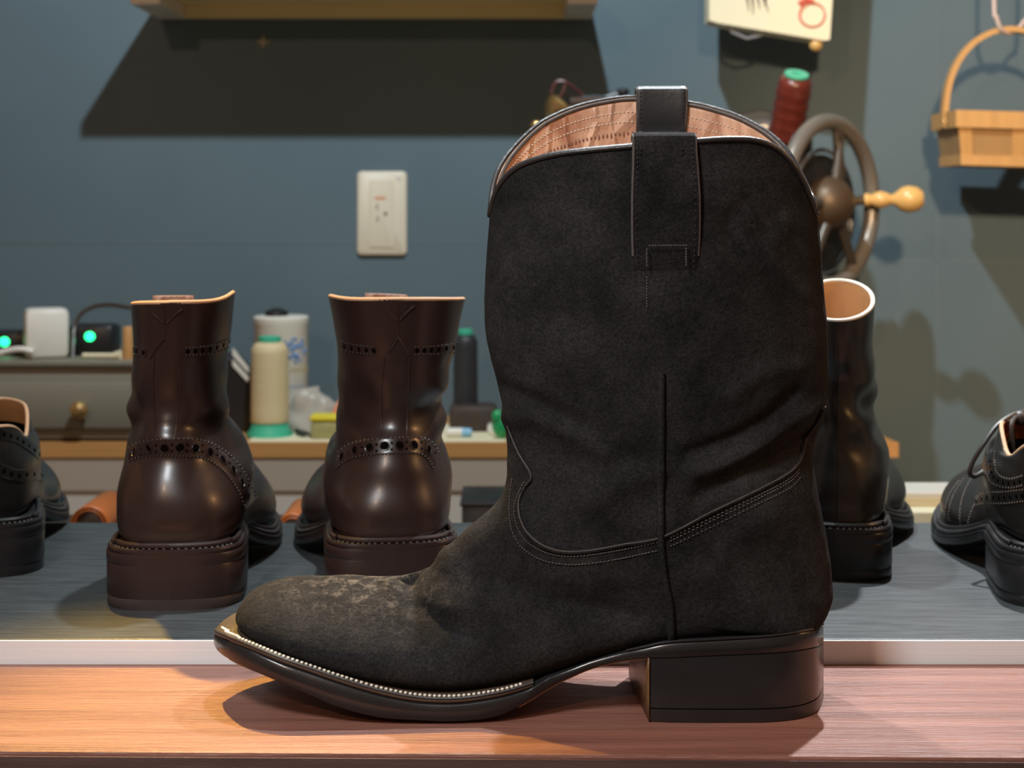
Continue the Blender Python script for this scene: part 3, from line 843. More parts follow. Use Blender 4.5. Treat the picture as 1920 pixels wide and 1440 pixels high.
    for a, b, c, d, e in D[iw-4:ih+1]:
        X = XN(a, b); hh = e-b-.0012
        rws.append([Vector((X, e-hh+2*hh*k/6, d-.0004+(.0006 if k in (0, 6) else 0))) for k in range(7)])
    us.grid(rws); o = us.build('waist_underside', M['sole_tan'], root); md = o.modifiers.new('solid', 'SOLIDIFY'); md.thickness = .0006
    # heel seat rand: thin bright line above the heel
    mb = MB(); mb.tube([Vector((XN(a, b), b+.0006, c+.0002)) for a, b, c, d, e in D[ih-6:]], .0006, 6); mb.build('heel_rand', M['sole_black'], root)
main_boot()

# ------------------------------------------------------------------ generic footwear, built heel-first along a heading
def footwear(name, label, cat, ox, oy, yaw, secs, soles, mats, heel_len, rim_fn=None, stack=.036, lin_rows=34, group=None, L=1.0, folds=None, sub=8, wmul=1.0, sole_th=.010, cshift=0.0, oz=TZ):
    root = thing(name, (ox, oy, oz), label, cat, group)
    ca, sa = math.cos(math.radians(yaw)), math.sin(math.radians(yaw))
    def T(f, l, z): return Vector((ox+f*sa+l*ca, oy+f*ca-l*sa, oz+z))
    NT = 96
    R = crom(secs, sub)
    def hfun(u, a, b):
        um = a/(a+b); mv = (um**a)*((1-um)**b); return ((max(u, 0)**a)*(max(1-u, 0)**b))/mv
    rows = []; nR = len(R)
    for k, r in enumerate(R):
        Ff, Fz, Bf, Bz, w, a, b, c = r; row = []
        for i in range(NT):
            th = 2*PI*i/NT; u = (1-math.cos(th))/2; sg = 1 if math.sin(th) >= 0 else -1
            f = (Ff+(Bf-Ff)*u)*L; z = Fz+(Bz-Fz)*u; l_ = sg*hfun(u, a, b)*w*wmul+c
            if rim_fn:
                fade = max(0, 1-k/(sub*1.6))
                if fade > 0:
                    dl, dz = rim_fn(u, sg); l_ += dl*fade; z += dz*fade
            row.append((f, l_, z))
        rows.append(row)
    W_ = [[T(*p) for p in r] for r in rows]
    out = []
    for k in range(nR):
        a = W_[max(k-1, 0)]; b = W_[min(k+1, nR-1)]; row = []
        c = (W_[k][0]+W_[k][NT//2])/2
        for i in range(NT):
            P = W_[k][i]; nn = (W_[k][(i+1) % NT]-W_[k][i-1]).cross(b[i]-a[i])
            nn = nn.normalized() if nn.length > 1e-12 else Vector((0, 0, 0))
            if nn.dot(P-c) < 0: nn = -nn
            d = .0006*noise.noise(P*22)
            f, l_, z = rows[k][i]
            if folds:
                for (z0, zw, amp, fr_) in folds:
                    d += amp*math.exp(-((z-z0)/zw)**2)*noise.noise(Vector((P.x*fr_+z*18, P.y*fr_, z*fr_*2.4+ox*9)))
            d *= min(1, k/4)*(1 if z > stack+.012 else max(0, (z-stack)/.012))
            row.append(P+nn*d)
        out.append(row)
    W_ = out
    mb = MB(); mb.grid(W_, closed=True); mb.f.append(tuple((nR-1)*NT+i for i in range(NT)))
    upper = mb.build('upper', mats['upper'], root, angle=180)
    bvh = BVHTree.FromPolygons(mb.v, mb.f)
    lin = []
    for k in range(0, min(lin_rows, nR)):
        c = (W_[k][0]+W_[k][NT//2])/2; row = []
        for i in range(NT):
            d = c-W_[k][i]; d = d.normalized() if d.length > 1e-6 else d
            row.append(W_[k][i]+d*.0026)
        lin.append(row)
    lb = MB(); lb.grid([W_[0]]+lin, closed=True); lb.build('lining', mats['lining'], root, angle=180)
    mb = MB(); mb.tube([(W_[0][i]+lin[0][i])/2+Vector((0, 0, .0003)) for i in range(NT)], .0014, 8, closed=True, flat=1); mb.build('topline', mats['edge'], root)
    # sole and heel
    D = crom(soles, 5)   # f, half width, c, top z, bottom z
    def slab(pts, zt, zb, ins, m_, nm):
        lv = []
        for k in range(4):
            ring = []
            for side in (0, 1):
                for q in (pts if side == 0 else pts[::-1]):
                    i_ = ins+(.0009 if k in (0, 3) else 0); hh = max(q[1]*wmul-i_, .0002)
                    z1, z0 = zt(q), zb(q); z = (z0, z0+.0009, z1-.0009, z1)[k]
                    ring.append(T(q[0]*L, q[2]+(-hh if side == 0 else hh), z))
            lv.append(ring)
        mb = MB(); mb.grid(lv, closed=True); n2 = len(pts); na = 2*n2
        for k in range(n2-1):
            mb.f.append((k, k+1, na-2-k, na-1-k)); mb.f.append((3*na+k, 3*na+na-1-k, 3*na+na-2-k, 3*na+k+1))
        return mb.build(nm, m_, root, angle=45)
    slab(D, lambda q: q[3]-.003, lambda q: q[4], 0, mats['sole'], 'outsole')
    wl_ = slab(D, lambda q: q[3], lambda q: q[3]-.0029, .0008, mats['welt'], 'welt')
    H = [q for q in D if q[0] <= heel_len]
    slab(H, lambda q: q[4]+.0002, lambda q: .0068, .0003, mats['sole'], 'heel')
    slab(H, lambda q: .0067, lambda q: 0.0, .0006, mats['toplift'], 'heel_toplift')
    # welt stitching: one mesh
    st = MB(); last = None; acc = 0
    ring = [T(q[0]*L+.002*(1 if q[0] < .02 else -1 if q[0] > .26 else 0), q[2]+s_*(max(q[1]*wmul-.0030, .0002)), q[3]+.0002) for s_, seq in ((-1, D), (1, D[::-1])) for q in seq]
    ring = [Vector(a) for a in crom([tuple(a) for a in ring], 3)]
    for a in ring:
        if last is not None:
            acc += (a-last).length
            if acc > .0032: acc = 0; st.ell(a, (.0010, .0010, .0005), 6, 4)
        last = a
    st.build('welt_stitching', mats['thread'], wl_)
    # rand between upper and welt
    rd = MB(); hs = [q for q in D if q[0] < .2]
    rd.tube([T(q[0]*L+.0035*(q[0] < .01), q[2]-max(q[1]*wmul-.0045, .0002), q[3]+.0018) for q in hs[::-1]]+[T(q[0]*L+.0035*(q[0] < .01), q[2]+max(q[1]*wmul-.0045, .0002), q[3]+.0018) for q in hs], .0018, 8)
    rd.build('rand', mats['sole'], root)
    return root, upper, bvh, T
cpos = Vector((0, 0, CAMZ))
def hitpx(bvh, px, py, off=0.0):
    d = (W(px, py, 1.0)-cpos).normalized(); h = bvh.ray_cast(cpos, d)
    if h[0] is None: return None
    nn = h[1]
    if nn.dot(d) > 0: nn = -nn
    return h[0]+nn*off, nn
def deco_line(bvh, pl, off=.0003, n=10):
    res = []
    for a in crom([tuple(map(float, q)) for q in pl], n):
        h = hitpx(bvh, a[0], a[1], off)
        if h and (not res or (h[0]-res[-1]).length < .012): res.append(h[0])
    return res
def deco_dots(mb, bvh, pl, step, r, off=.0002, thick=.0003, ring=None):
    pts = crom([tuple(map(float, q)) for q in pl], 24); acc = step/2; last = pts[0]
    for a in pts[1:]:
        acc += math.hypot(a[0]-last[0], a[1]-last[1])
        if acc >= step:
            acc = 0; h = hitpx(bvh, a[0], a[1], off)
            if h:
                nn = h[1]; ex = nn.orthogonal().normalized(); ey = nn.cross(ex)
                mb.ell(h[0], (r, r, thick), 12, 6, (ex, ey, nn))
                if ring is not None:
                    ring.tube([h[0]+nn*.0003+(ex*math.cos(q)+ey*math.sin(q))*r*1.08 for q in [2*PI*j/12 for j in range(12)]], .0003, 5, closed=True)
        last = a
def deco_band(bvh, up, lo, off, n=10):
    a = crom([tuple(map(float, q)) for q in up], n); b = crom([tuple(map(float, q)) for q in lo], n)
    m = min(len(a), len(b)); rows = [[], [], [], []]
    for i in range(m):
        pa, pb = a[int(i*(len(a)-1)/(m-1))], b[int(i*(len(b)-1)/(m-1))]
        hs = [hitpx(bvh, pa[0]+(pb[0]-pa[0])*t, pa[1]+(pb[1]-pa[1])*t, off if 0 < t < 1 else off*.2) for t in (0, .06, .94, 1)]
        if any(h is None for h in hs): continue
        for j in range(4): rows[j].append(hs[j][0])
    return rows
def sole_stations(hw, ball, toe, stack, length=.285, th=.010):
    k = length/.285
    S = [(-.007, .0003, 0, 0), (-.0058, .45*hw, 0, 0), (-.002, .72*hw, 0, 0), (.006, .90*hw, 0, 0), (.018, hw, 0, 0), (.04, hw*1.0, 0, 0), (.068, hw*.96, 0, 0), (.095, hw*.90, 0, 0), (.125, (hw+ball)/2*.97, 0, 0), (.160, ball*.98, 0, 0), (.190, ball, 0, 0),
         (.220, ball*.93, 0, 0), (.247, ball*.74, 0, 0), (.265, ball*.5, 0, 0), (.275, ball*.26, 0, 0), (.279, .0003, 0, 0)]
    out = []
    for f, w, c, _ in S:
        zt = interp([(.07, stack), (.10, stack-.005), (.13, stack*.55), (.16, .014), (.19, .0125), (.22, .0145), (.25, .019), (.28, .025)], f)
        out.append((f*k, w, 0.0, zt, zt-th))
    return out
def boot_secs(rimF, rimB, w, stack, hw, ball, ws=None, cs=None, front_k=1.0):
    ws = ws or [1]*8; cs = cs or [0]*8
    s = stack
    return [(.114, rimF, .004, rimB, w*ws[0], .5, .5, cs[0]),
            (.114, rimF-.022, .009, rimB-.025, w*ws[1], .5, .5, cs[1]),
            (.116, .130, .015, .130, w*ws[2], .5, .5, cs[2]),
            (.121, .113, .016, .110, w*ws[3], .5, .5, cs[3]),
            (.130, .101, .011, .092, w*ws[4], .5, .5, cs[4]),
            (.142, .092, .005, .076, hw*.98, .5, .46, cs[5]),
            (.155, .084, .0005, .060, hw*1.06, .5, .40, 0),
            (.167, .079, .000, s+.012, hw*1.05, .5, .34, 0),
            (.178, .080, .004, s-.001, hw*1.02, .45, .28, 0),
            (.193, .076, .045, s-.003, hw*1.0, .42, .22, 0),
            (.207, .071, .095, s-.010, hw*1.1, .42, .2, 0),
            (.220, .064, .14, .016, ball*.93, .45, .2, 0),
            (.234, .057, .185, .011, ball*.94, .5, .2, 0),
            (.247, .051, .218, .014, ball*.83, .56, .2, 0),
            (.259, .045, .243, .018, ball*.64, .52, .25, 0),
            (.268, .038, .260, .021, ball*.38, .5, .3, 0),
            (.272, .030, .2705, .025, .001, .5, .5, 0)]
BM = dict(upper=M['brown'], lining=M['tanlin'], edge=M['tanedge'], sole=M['brown_sole'], welt=M['brown_sole'], toplift=M['brown_toplift'], thread=M['thread_grey'])
def rim1(u, sg):   # right side of the collar curls up and outward
    c = math.exp(-((u-.42)/.30)**2)
    return (.002*c, .0075*c) if sg > 0 else (-.001*c, -.0005*c)
def rim2(u, sg):
    c = math.exp(-((u-.45)/.30)**2)
    return (.003*c, .0015*c) if sg > 0 else (-.004*c, .0045*c)
FOLD = [(.108, .022, .0075, 22), (.075, .02, .0022, 18), (.145, .03, .0022, 16)]
r1, u1, bv1, T1 = footwear('brogue_boot', 'dark brown ankle boot seen from behind, standing nearest the grey drawer box', 'boot', -.2094, .983, -4,
    boot_secs(.179, .187, .0305, .036, .0405, .052, [1.03, 1, 1.0, 1.05, 1.12], [-.001, -.002, -.004, -.003, -.002, 0, 0, 0]),
    sole_stations(.0425, .054, .025, .037), BM, .069, rim1, .036, group='dark brown brogued ankle boots', folds=FOLD)
r2, u2, bv2, T2 = footwear('brogue_boot', 'dark brown ankle boot seen from behind, between cream spool and black suede boot', 'boot', -.0733, 1.0, -9,
    boot_secs(.178, .188, .036, .036, .040, .056, [1.16, 1.08, 1.0, .95, .93], [.007, .006, .005, .003, .001, 0, 0, 0]),
    sole_stations(.0425, .058, .025, .037), BM, .069, rim2, .036, group='dark brown brogued ankle boots', folds=FOLD)
def brogue_back(upper, bvh, seam_, chev, strip, bands, low_up, low_lo):
    mb = MB()
    mb.tube(deco_line(bvh, seam_, .0002), .0005, 6)
    for c in chev: mb.tube(deco_line(bvh, c, .0003), .0006, 6)
    for c in strip: mb.tube(deco_line(bvh, c, .0002), .0005, 6)
    mb.build('back_seam', M['brown'], upper)
    rg = MB()
    for up, lo in bands:
        b = MB(); b.grid(deco_band(bvh, up, lo, .0005)); cb_ = b.build('collar_band', M['brown'], upper)
        h = MB(); mid = [((p[0]+q[0])/2, (p[1]+q[1])/2) for p, q in zip(up, lo)]
        deco_dots(h, bvh, mid, 13, .0016, .0006)
        if h.v: h.build('punched_holes', M['hole'], cb_)
    b = MB(); b.grid(deco_band(bvh, low_up, low_lo, .0007))
    bd = b.build('brogue_band', M['brown'], upper)
    mid = [((p[0]+q[0])/2, (p[1]+q[1])/2) for p, q in zip(low_up, low_lo)]
    h = MB(); deco_dots(h, bvh, mid, 27, .0027, .0007, ring=rg)
    deco_dots(h, bvh, [(p[0]+13, p[1]-6) for p in mid], 27, .0008, .0008)
    deco_dots(h, bvh, [(p[0]+13, p[1]+6) for p in mid], 27, .0008, .0008)
    h.build('punched_holes', M['hole'], bd); rg.build('hole_rims', M['brown'], bd)
    for pl, st_, r_ in [(low_up, 7, .0009), (low_lo, 6, .0006)]+[(q, 6, .0006) for b_ in bands for q in b_]:
        sx = MB(); deco_dots(sx, bvh, pl, st_, r_, .0008, .0005)
        if sx.v: sx.build('band_stitching', M['brown_toplift'], bd)
brogue_back(u1, bv1, [(308, 570), (309, 600), (310, 634)],
    [[(310, 633), (296, 650), (282, 672)], [(310, 633), (325, 650), (336, 672)], [(276, 580), (292, 592), (307, 606)], [(342, 580), (326, 592), (312, 606)]],
    [[(290, 662), (287, 720), (290, 780), (292, 828)], [(330, 662), (338, 720), (333, 780), (326, 826)]],
    [([(250, 650), (262, 652), (274, 655)], [(250, 664), (262, 666), (274, 669)]), ([(345, 652), (390, 648), (420, 638), (432, 630)], [(345, 666), (390, 663), (420, 654), (432, 646)])],
    [(240, 842), (270, 828), (310, 824), (360, 824), (395, 832), (425, 850), (448, 874), (464, 900), (480, 935)],
    [(240, 866), (268, 857), (305, 855), (355, 856), (385, 862), (412, 878), (432, 900), (448, 926), (458, 955)])
brogue_back(u2, bv2, [(747, 570), (747, 600), (747, 632)],
    [[(747, 632), (737, 648), (727, 662)], [(747, 632), (757, 648), (766, 664)], [(720, 574), (733, 586), (745, 600)], [(776, 574), (763, 586), (750, 600)]],
    [[(722, 668), (716, 720), (716, 780), (714, 826)], [(768, 668), (766, 720), (764, 780), (762, 822)]],
    [([(640, 640), (670, 647), (702, 650)], [(640, 656), (670, 662), (702, 664)]), ([(775, 650), (820, 648), (858, 642)], [(775, 664), (820, 663), (858, 658)])],
    [(632, 850), (655, 834), (690, 826), (740, 822), (780, 821), (806, 828), (822, 850)],
    [(630, 880), (655, 862), (690, 854), (740, 850), (778, 850), (798, 858), (812, 880)])
# tongue and pull loop standing above the collar
for (T_, r_, l0, w_, zt, par) in ((T1, r1, -.012, .0135, .0, 0), (T2, r2, .002, .0145, .001, 1)):
    mb = MB()
    rws = []
    for k in range(8):
        z = .14+(.0465+zt)*k/7
        rws.append([T_(.100-.0008*k+.003*math.cos((j/6-.5)*PI), l0+(j/6-.5)*2*w_, z-.0015*(j/6)*(1 if par else 0)) for j in range(7)])
    mb.grid(rws); o = mb.build('tongue', M['tab'], r_); md = o.modifiers.new('s', 'SOLIDIFY'); md.thickness = .003
    o['label'] = 'tan brown leather tongue'

# black ankle boot on the right
KM = dict(upper=M['black'], lining=M['tanlin'], edge=M['thread_cream'], sole=M['black_edge'], welt=M['black_edge'], toplift=M['black_edge'], thread=M['thread_grey'])
def rim3(u, sg):
    return (0, .0)
r3, u3, bv3, T3 = footwear('ankle_boot', 'black leather ankle boot with tan lining, mostly behind the suede boot heel', 'boot', .214, 1.06, 12,
    boot_secs(.192, .170, .0255, .033, .0345, .054, [1.0, .96, .98, 1.0, 1.1], [.001, .001, .001, .001, .001, 0, 0, 0]),
    sole_stations(.0375, .057, .025, .034), KM, .069, rim3, .033, folds=[(.105, .022, .008, 26), (.14, .03, .0015, 18)])
mb = MB(); mb.tube(deco_line(bv3, [(1572, 642), (1572, 700), (1570, 800), (1569, 900), (1569, 985)], .0001), .0005, 6); mb.build('back_seam', M['black'], u3)

# black low shoes at both edges
def shoe_secs(stack, hw, ball, throat=.118, back=.094):
    s = stack
    return [(.118, throat, .006, back, hw*.74, .5, .5, 0),
            (.124, throat-.010, .006, back-.008, hw*.80, .5, .5, 0),
            (.132, throat-.020, .003, back-.018, hw*.86, .5, .5, 0),
            (.142, .088, .0015, .066, hw*.93, .5, .48, 0),
            (.154, .080, .001, s+.014, hw*.96, .5, .46, 0),
            (.167, .074, .003, s+.003, hw*.94, .5, .40, 0),
            (.178, .070, .012, s-.002, hw*.90, .52, .32, 0),
            (.190, .065, .045, s-.003, hw*.90, .55, .22, 0),
            (.203, .060, .095, s-.010, hw*.95, .58, .2, 0),
            (.217, .056, .14, .016, ball*.93, .58, .2, 0),
            (.232, .052, .185, .011, ball*.94, .58, .2, 0),
            (.247, .048, .218, .014, ball*.83, .56, .2, 0),
            (.259, .043, .243, .018, ball*.64, .52, .25, 0),
            (.268, .036, .260, .021, ball*.38, .5, .3, 0),
            (.272, .029, .2705, .024, .001, .5, .5, 0)]
def rimS(u, sg):   # side dip under the ankle bone
    c = math.exp(-((u-.62)/.20)**2)
    return (0, -.016*c)
SM = dict(upper=M['black'], lining=M['tanlin'], edge=M['tanedge'], sole=M['black_edge'], welt=M['black_edge'], toplift=M['black_edge'], thread=M['thread_grey'])
r4, u4, bv4, T4 = footwear('derby_shoe', 'black brogued shoe with honey lining cut off by the left edge', 'shoe', -.352, 1.067, -14,
    shoe_secs(.036, .0345, .046, .104, .098), sole_stations(.0375, .050, .025, .035), SM, .069, rimS, .034, lin_rows=14)
h = MB(); b = MB()
b.grid(deco_band(bv4, [(0, 802), (30, 812), (60, 830), (80, 850)], [(0, 822), (30, 832), (58, 850), (76, 866)], .0006))
cb_ = b.build('collar_band', M['black'], u4); b = MB()
b.grid(deco_band(bv4, [(0, 868), (30, 880), (60, 878), (84, 882)], [(0, 892), (30, 902), (58, 900), (82, 904)], .0006))
bd = b.build('brogue_band', M['black'], u4)
deco_dots(h, bv4, [(0, 812), (30, 822), (59, 840), (78, 858)], 12, .0015, .0007); h.build('punched_holes', M['hole'], cb_); h = MB()
deco_dots(h, bv4, [(0, 880), (30, 891), (60, 889), (83, 893)], 14, .0016, .0007)
h.build('punched_holes', M['hole'], bd)
SM2 = dict(SM); SM2['lining'] = M['rust']; SM2['edge'] = M['tanedge']
r5, u5, bv5, T5 = footwear('wingtip_shoe', 'black wingtip shoe with rust lining and looped lace at the right edge', 'shoe', .341, .985, 6,
    shoe_secs(.036, .0345, .047, .100, .100), sole_stations(.0375, .051, .025, .035), SM2, .069, rimS, .034, lin_rows=12)
sx = MB()
bands = [([(1868, 846), (1866, 868), (1874, 890), (1895, 898), (1919, 892)], [(1852, 850), (1850, 880), (1862, 906), (1893, 915), (1919, 910)]),
         ([(1828, 935), (1850, 924), (1885, 922), (1919, 918)], [(1826, 950), (1850, 944), (1885, 944), (1919, 940)])]
for up, lo in bands:
    h = MB(); b = MB(); b.grid(deco_band(bv5, up, lo, .0006)); bd = b.build('brogue_band', M['black'], u5)
    mid = [((p[0]+q[0])/2, (p[1]+q[1])/2) for p, q in zip(up, lo)]
    deco_dots(h, bv5, mid, 10, .0014, .0007); h.build('punched_holes', M['hole'], bd)
    deco_dots(sx, bv5, up, 4.5, .0005, .0007); deco_dots(sx, bv5, lo, 4.5, .0005, .0007)
for pl in ([(1800, 900), (1780, 930), (1772, 965), (1776, 990), (1790, 1022)], [(1808, 896), (1788, 930), (1780, 965), (1786, 995), (1798, 1022)], [(1828, 888), (1810, 920), (1801, 955), (1802, 990)], [(1836, 930), (1822, 960), (1815, 985)]):
    deco_dots(sx, bv5, pl, 4.5, .0006, .0006)
sx.build('brogue_stitching', mat('pale_stitch', (.20, .15, .12), .6), u5)
# laces
lc = MB()
A = W(1905, 778, 1.09)
loopP = [(1919, 772, 1.10), (1895, 780, 1.09), (1868, 800, 1.08), (1845, 832, 1.075), (1826, 862, 1.075), (1818, 885, 1.075), (1824, 893, 1.078), (1838, 888, 1.085), (1858, 870, 1.095), (1880, 840, 1.10), (1905, 800, 1.105)]
lc.tube([W(*a) for a in crom(loopP, 8)], .0016, 8)
lc.tube([W(*a) for a in crom([(1905, 782, 1.09), (1897, 795, 1.08), (1898, 825, 1.078), (1902, 862, 1.08)], 8)], .0016, 8)
lc.ell(W(1912, 784, 1.095), (.006, .005, .005), 12, 8)
lc.build('shoelace', mat('waxed_lace', (0.035, 0.028, 0.024), .5), r5)

# ------------------------------------------------------------------ workbench along the wall
BZ = -.037; BF = 2.0
xr = W(1668, 830, BF).x
t = thing('workbench', (-.4, 2.12, -.82), 'oak fronted workbench with greige drawers running under the blue wall', 'workbench')
mb = MB(); top_t = .0185
v = [(-1.2, BF, 0), (W(1640, 830, BF).x+.03, BF, 0), (xr+.005, BF+.055, 0), (xr, WALLY-.002, 0), (-1.2, WALLY-.002, 0)]
mb.add([(a, b, BZ-top_t) for a, b, c in v]+[(a, b, BZ) for a, b, c in v], [(4, 3, 2, 1, 0), (5, 6, 7, 8, 9)]+[(i, (i+1) % 5, 5+(i+1) % 5, 5+i) for i in range(5)])
mb.build('benchtop', M['benchwood'], t, smooth=False)
MB().box((-.385, 2.1275, BZ-top_t-.0215), (1.55, .2500, .043), bev=.001).build('drawer_front', M['cab'], t, smooth=False)
MB().box((-.385, 2.13, -.0985-.36), (1.55, .2480, .72)).build('cabinet', M['cabw'], t, smooth=False)
# sheet of cream paper on the bench
mb = MB(); x0, x1 = W(465, 830, BF).x, W(948, 830, BF).x
mb.box(((x0+x1)/2, BF+.08, BZ+.0009), (x1-x0, .155, .0014))
tag(mb.build('cutting_sheet', M['paper'], None, smooth=False), 'cream sheet covering the bench under the cream spool and yellow tub', 'sheet')

# black block standing in for the dark opening under the bench by the boots
mb = MB(); a_, b_ = W(868, 0, 1.75).x, W(1010, 0, 1.75).x
t = thing('storage_bin', ((a_+b_)/2, 1.74, -.3), 'black bin with flat top glimpsed between brown boot and suede boot', 'bin')
zt_ = W(0, 950, 1.70).z
MB().box(((a_+b_)/2, 1.76, (zt_-.3)/2), (b_-a_, .10, zt_+.3), bev=.002).build('body', M['blackpl'], t)
MB().box(((a_+b_)/2, 1.76, zt_+.0003), (b_-a_+.004, .104, .004), bev=.001).build('rim', M['blackpl'], t)

# low shelf with leather rolls
ZR = -.0485
t = thing('low_stand', (-.30, 1.5, -.82), 'dark low stand behind the table holding the leather rolls', 'stand')
MB().box((-.30, 1.52, ZR-.009), (.42, .16, .018), bev=.002).build('shelf_board', M['blackpl'], t)
for sx_ in (-.47, -.13):
    MB().box((sx_, 1.52, (ZR-.018-.825)/2), (.03, .12, ZR-.018+.825)).build('leg', M['blackpl'], t)
for (px, r, lab) in ((165, .0188, 'rolled orange tan leather behind the table, between black shoe and brown boot'), (547, .0155, 'rolled orange tan leather behind the table, between the two brown boots')):
    cx_ = W(px, 0, 1.45).x; rws = []
    for yy in (1.45, 1.455, 1.53):
        pts = []
        for k in range(73):
            a = 2*PI*k/36; rr = r-.0011-.0028*k/36
            pts.append(Vector((cx_+rr*math.cos(a-PI/2), yy, ZR+r+rr*math.sin(a-PI/2))))
        rws.append(pts)
    mb = MB(); mb.grid(rws); o = mb.build('leather_roll', M['leatherroll'], None); md = o.modifiers.new('s', 'SOLIDIFY'); md.thickness = .0020; md.offset = 0
    tag(o, lab, 'leather roll')

# ------------------------------------------------------------------ things on the bench, left
t = thing('drawer_box', (W(90, 0, 2.02).x, 2.10, BZ), 'dark grey flat drawer box with a bright knob on the bench', 'drawer box')
xa = -1.02; xb = W(262, 0, 2.005).x; cxm = (xa+xb)/2; ww = xb-xa
zb0, zt0 = BZ, W(0, 686, 2.005).z
MB().box((cxm, 2.115, (zb0+.004+zt0)/2), (ww, .215, zt0-zb0-.004), bev=.002).build('body', M['darkbox'], t)
MB().box((cxm, 2.112, zt0+.003), (ww+.004, .222, .008), bev=.002).build('lid', M['darkbox'], t)
d_ = MB().box((cxm, 2.0045, zb0+.046), (ww-.02, .007, .058), bev=.002).build('drawer', M['darkbox'], t)
MB().box((cxm, 2.115, zb0+.0022), (ww-.01, .20, .0044)).build('base', M['blackpl'], t)
kb = W(151, 768, 1.995); LOC[d_.name] = LOC[t.name]
MB().lathe([(.004, 0), (.004, .006), (.010, .008), (.012, .013), (.010, .018), (.004, .021)], (kb.x, 2.001, kb.z), (0, -1, 0), 8).build('knob', M['brass'], d_, smooth=False)
ZT = zt0+.0071
def onbox(px, Y): return W(px, 0, Y).x
# white charger
t = thing('power_adapter', (onbox(82, 2.03), 2.03, ZT), 'white plug-in power adapter upright on the drawer box', 'charger')
x_ = onbox(80, 2.03); hgt = W(0, 579, 2.03).z-ZT
MB().box((x_, 2.045, ZT+hgt/2), (.054, .045, hgt), rz=.35, bev=.007).build('body', M['white'], t)
cb = MB(); cb.tube([W(*q) for q in crom([(62, 660, 2.012), (40, 655, 2.01), (15, 658, 2.01), (-20, 668, 2.01), (-60, 680, 2.01)], 8)], .004, 10); cb.build('cable', M['white'], t)
# black chargers with green lamps
for (px, w_, h_, led, lab) in ((168, .058, 0, (168, 631), 'black box with a green lamp and curved cord beside the white adapter'), (12, .055, 0, (8, 641), 'black box with a green lamp at the far left edge')):
    t = thing('battery_charger', (onbox(px, 2.08), 2.08, ZT), lab, 'charger')
    topy = 610 if px > 100 else 622
    hgt = W(0, topy, 2.06).z-ZT
    MB().box((onbox(px, 2.06), 2.085, ZT+hgt/2), (w_, .05, hgt), bev=.006).build('body', M['blackpl'], t)
    c = W(led[0], led[1], 2.059)
    MB().ell((c.x, 2.0595, c.z), (.0065, .002, .006), 14, 8).build('indicator_lamp', M['led'], t)
    if px > 100:
        cb = MB(); cb.tube([W(*q) for q in crom([(136, 672, 2.04), (137, 640, 2.05), (140, 612, 2.06), (155, 586, 2.08), (185, 573, 2.10), (225, 574, 2.12), (262, 590, 2.12), (285, 668, 2.12)], 8)], .0028, 8); cb.build('cord', mat('brown_cord', (.05, .03, .02), .3, coat=.5), t)
# wood stick and little ivory tool
x_ = onbox(240, 2.02); hgt = W(0, 612, 2.02).z-ZT
tag(MB().lathe([(.0065, 0), (.0065, hgt-.002), (.005, hgt)], (x_, 2.02, ZT), n=24).build('wooden_dowel', M['benchwood'], None), 'short wooden dowel upright on the drawer box behind the brown boot', 'dowel')
x_ = onbox(200, 2.03)
tag(MB().tube([(x_-.03, 2.03, ZT+.0035), (x_+.008, 2.025, ZT+.0035), (x_+.022, 2.02, ZT+.005)], [.003, .0035, .0068], 12).build('bone_folder', M['paper'], None), 'ivory coloured tool lying on the drawer box beside the dowel', 'tool')
# dark bag with a pale stripe behind the brown boot
t = thing('black_case', (W(452, 0, 2.12).x, 2.12, BZ), 'black case with slanted white stripes between brown boot and cream spool', 'case')
c = W(440, 730, 2.13)
mb = MB(); hgt = W(0, 668, 2.10).z-BZ
prf = [(-.05, 0), (.028, 0), (.030, .03), (.026, .07), (.012, hgt-.01), (.002, hgt), (-.05, hgt+.006)]
fr_ = [Vector((c.x+a, 2.09, BZ+b)) for a, b in prf]; bk = [p+Vector((0, .06, 0)) for p in fr_]; n = len(prf)
mb.add(fr_+bk, [tuple(range(n)), tuple(range(2*n-1, n-1, -1))]+[(i, i+n, (i+1) % n+n, (i+1) % n) for i in range(n)])
o = mb.build('body', M['blackpl'], t, smooth=False); md = o.modifiers.new('b', 'BEVEL'); md.width = .004; md.segments = 3
mb = MB()
for k in (0, 1):
    q = [W(436+0, 652+22*k, 2.087), W(466, 690+18*k, 2.087), W(466, 700+18*k, 2.087), W(436, 666+20*k, 2.087)]
    mb.add(q+[p+Vector((0, .003, 0)) for p in q], [(0, 1, 2, 3), (7, 6, 5, 4), (0, 4, 5, 1), (1, 5, 6, 2), (2, 6, 7, 3), (3, 7, 4, 0)])
mb.build('stripe', M['white'], o, smooth=False)

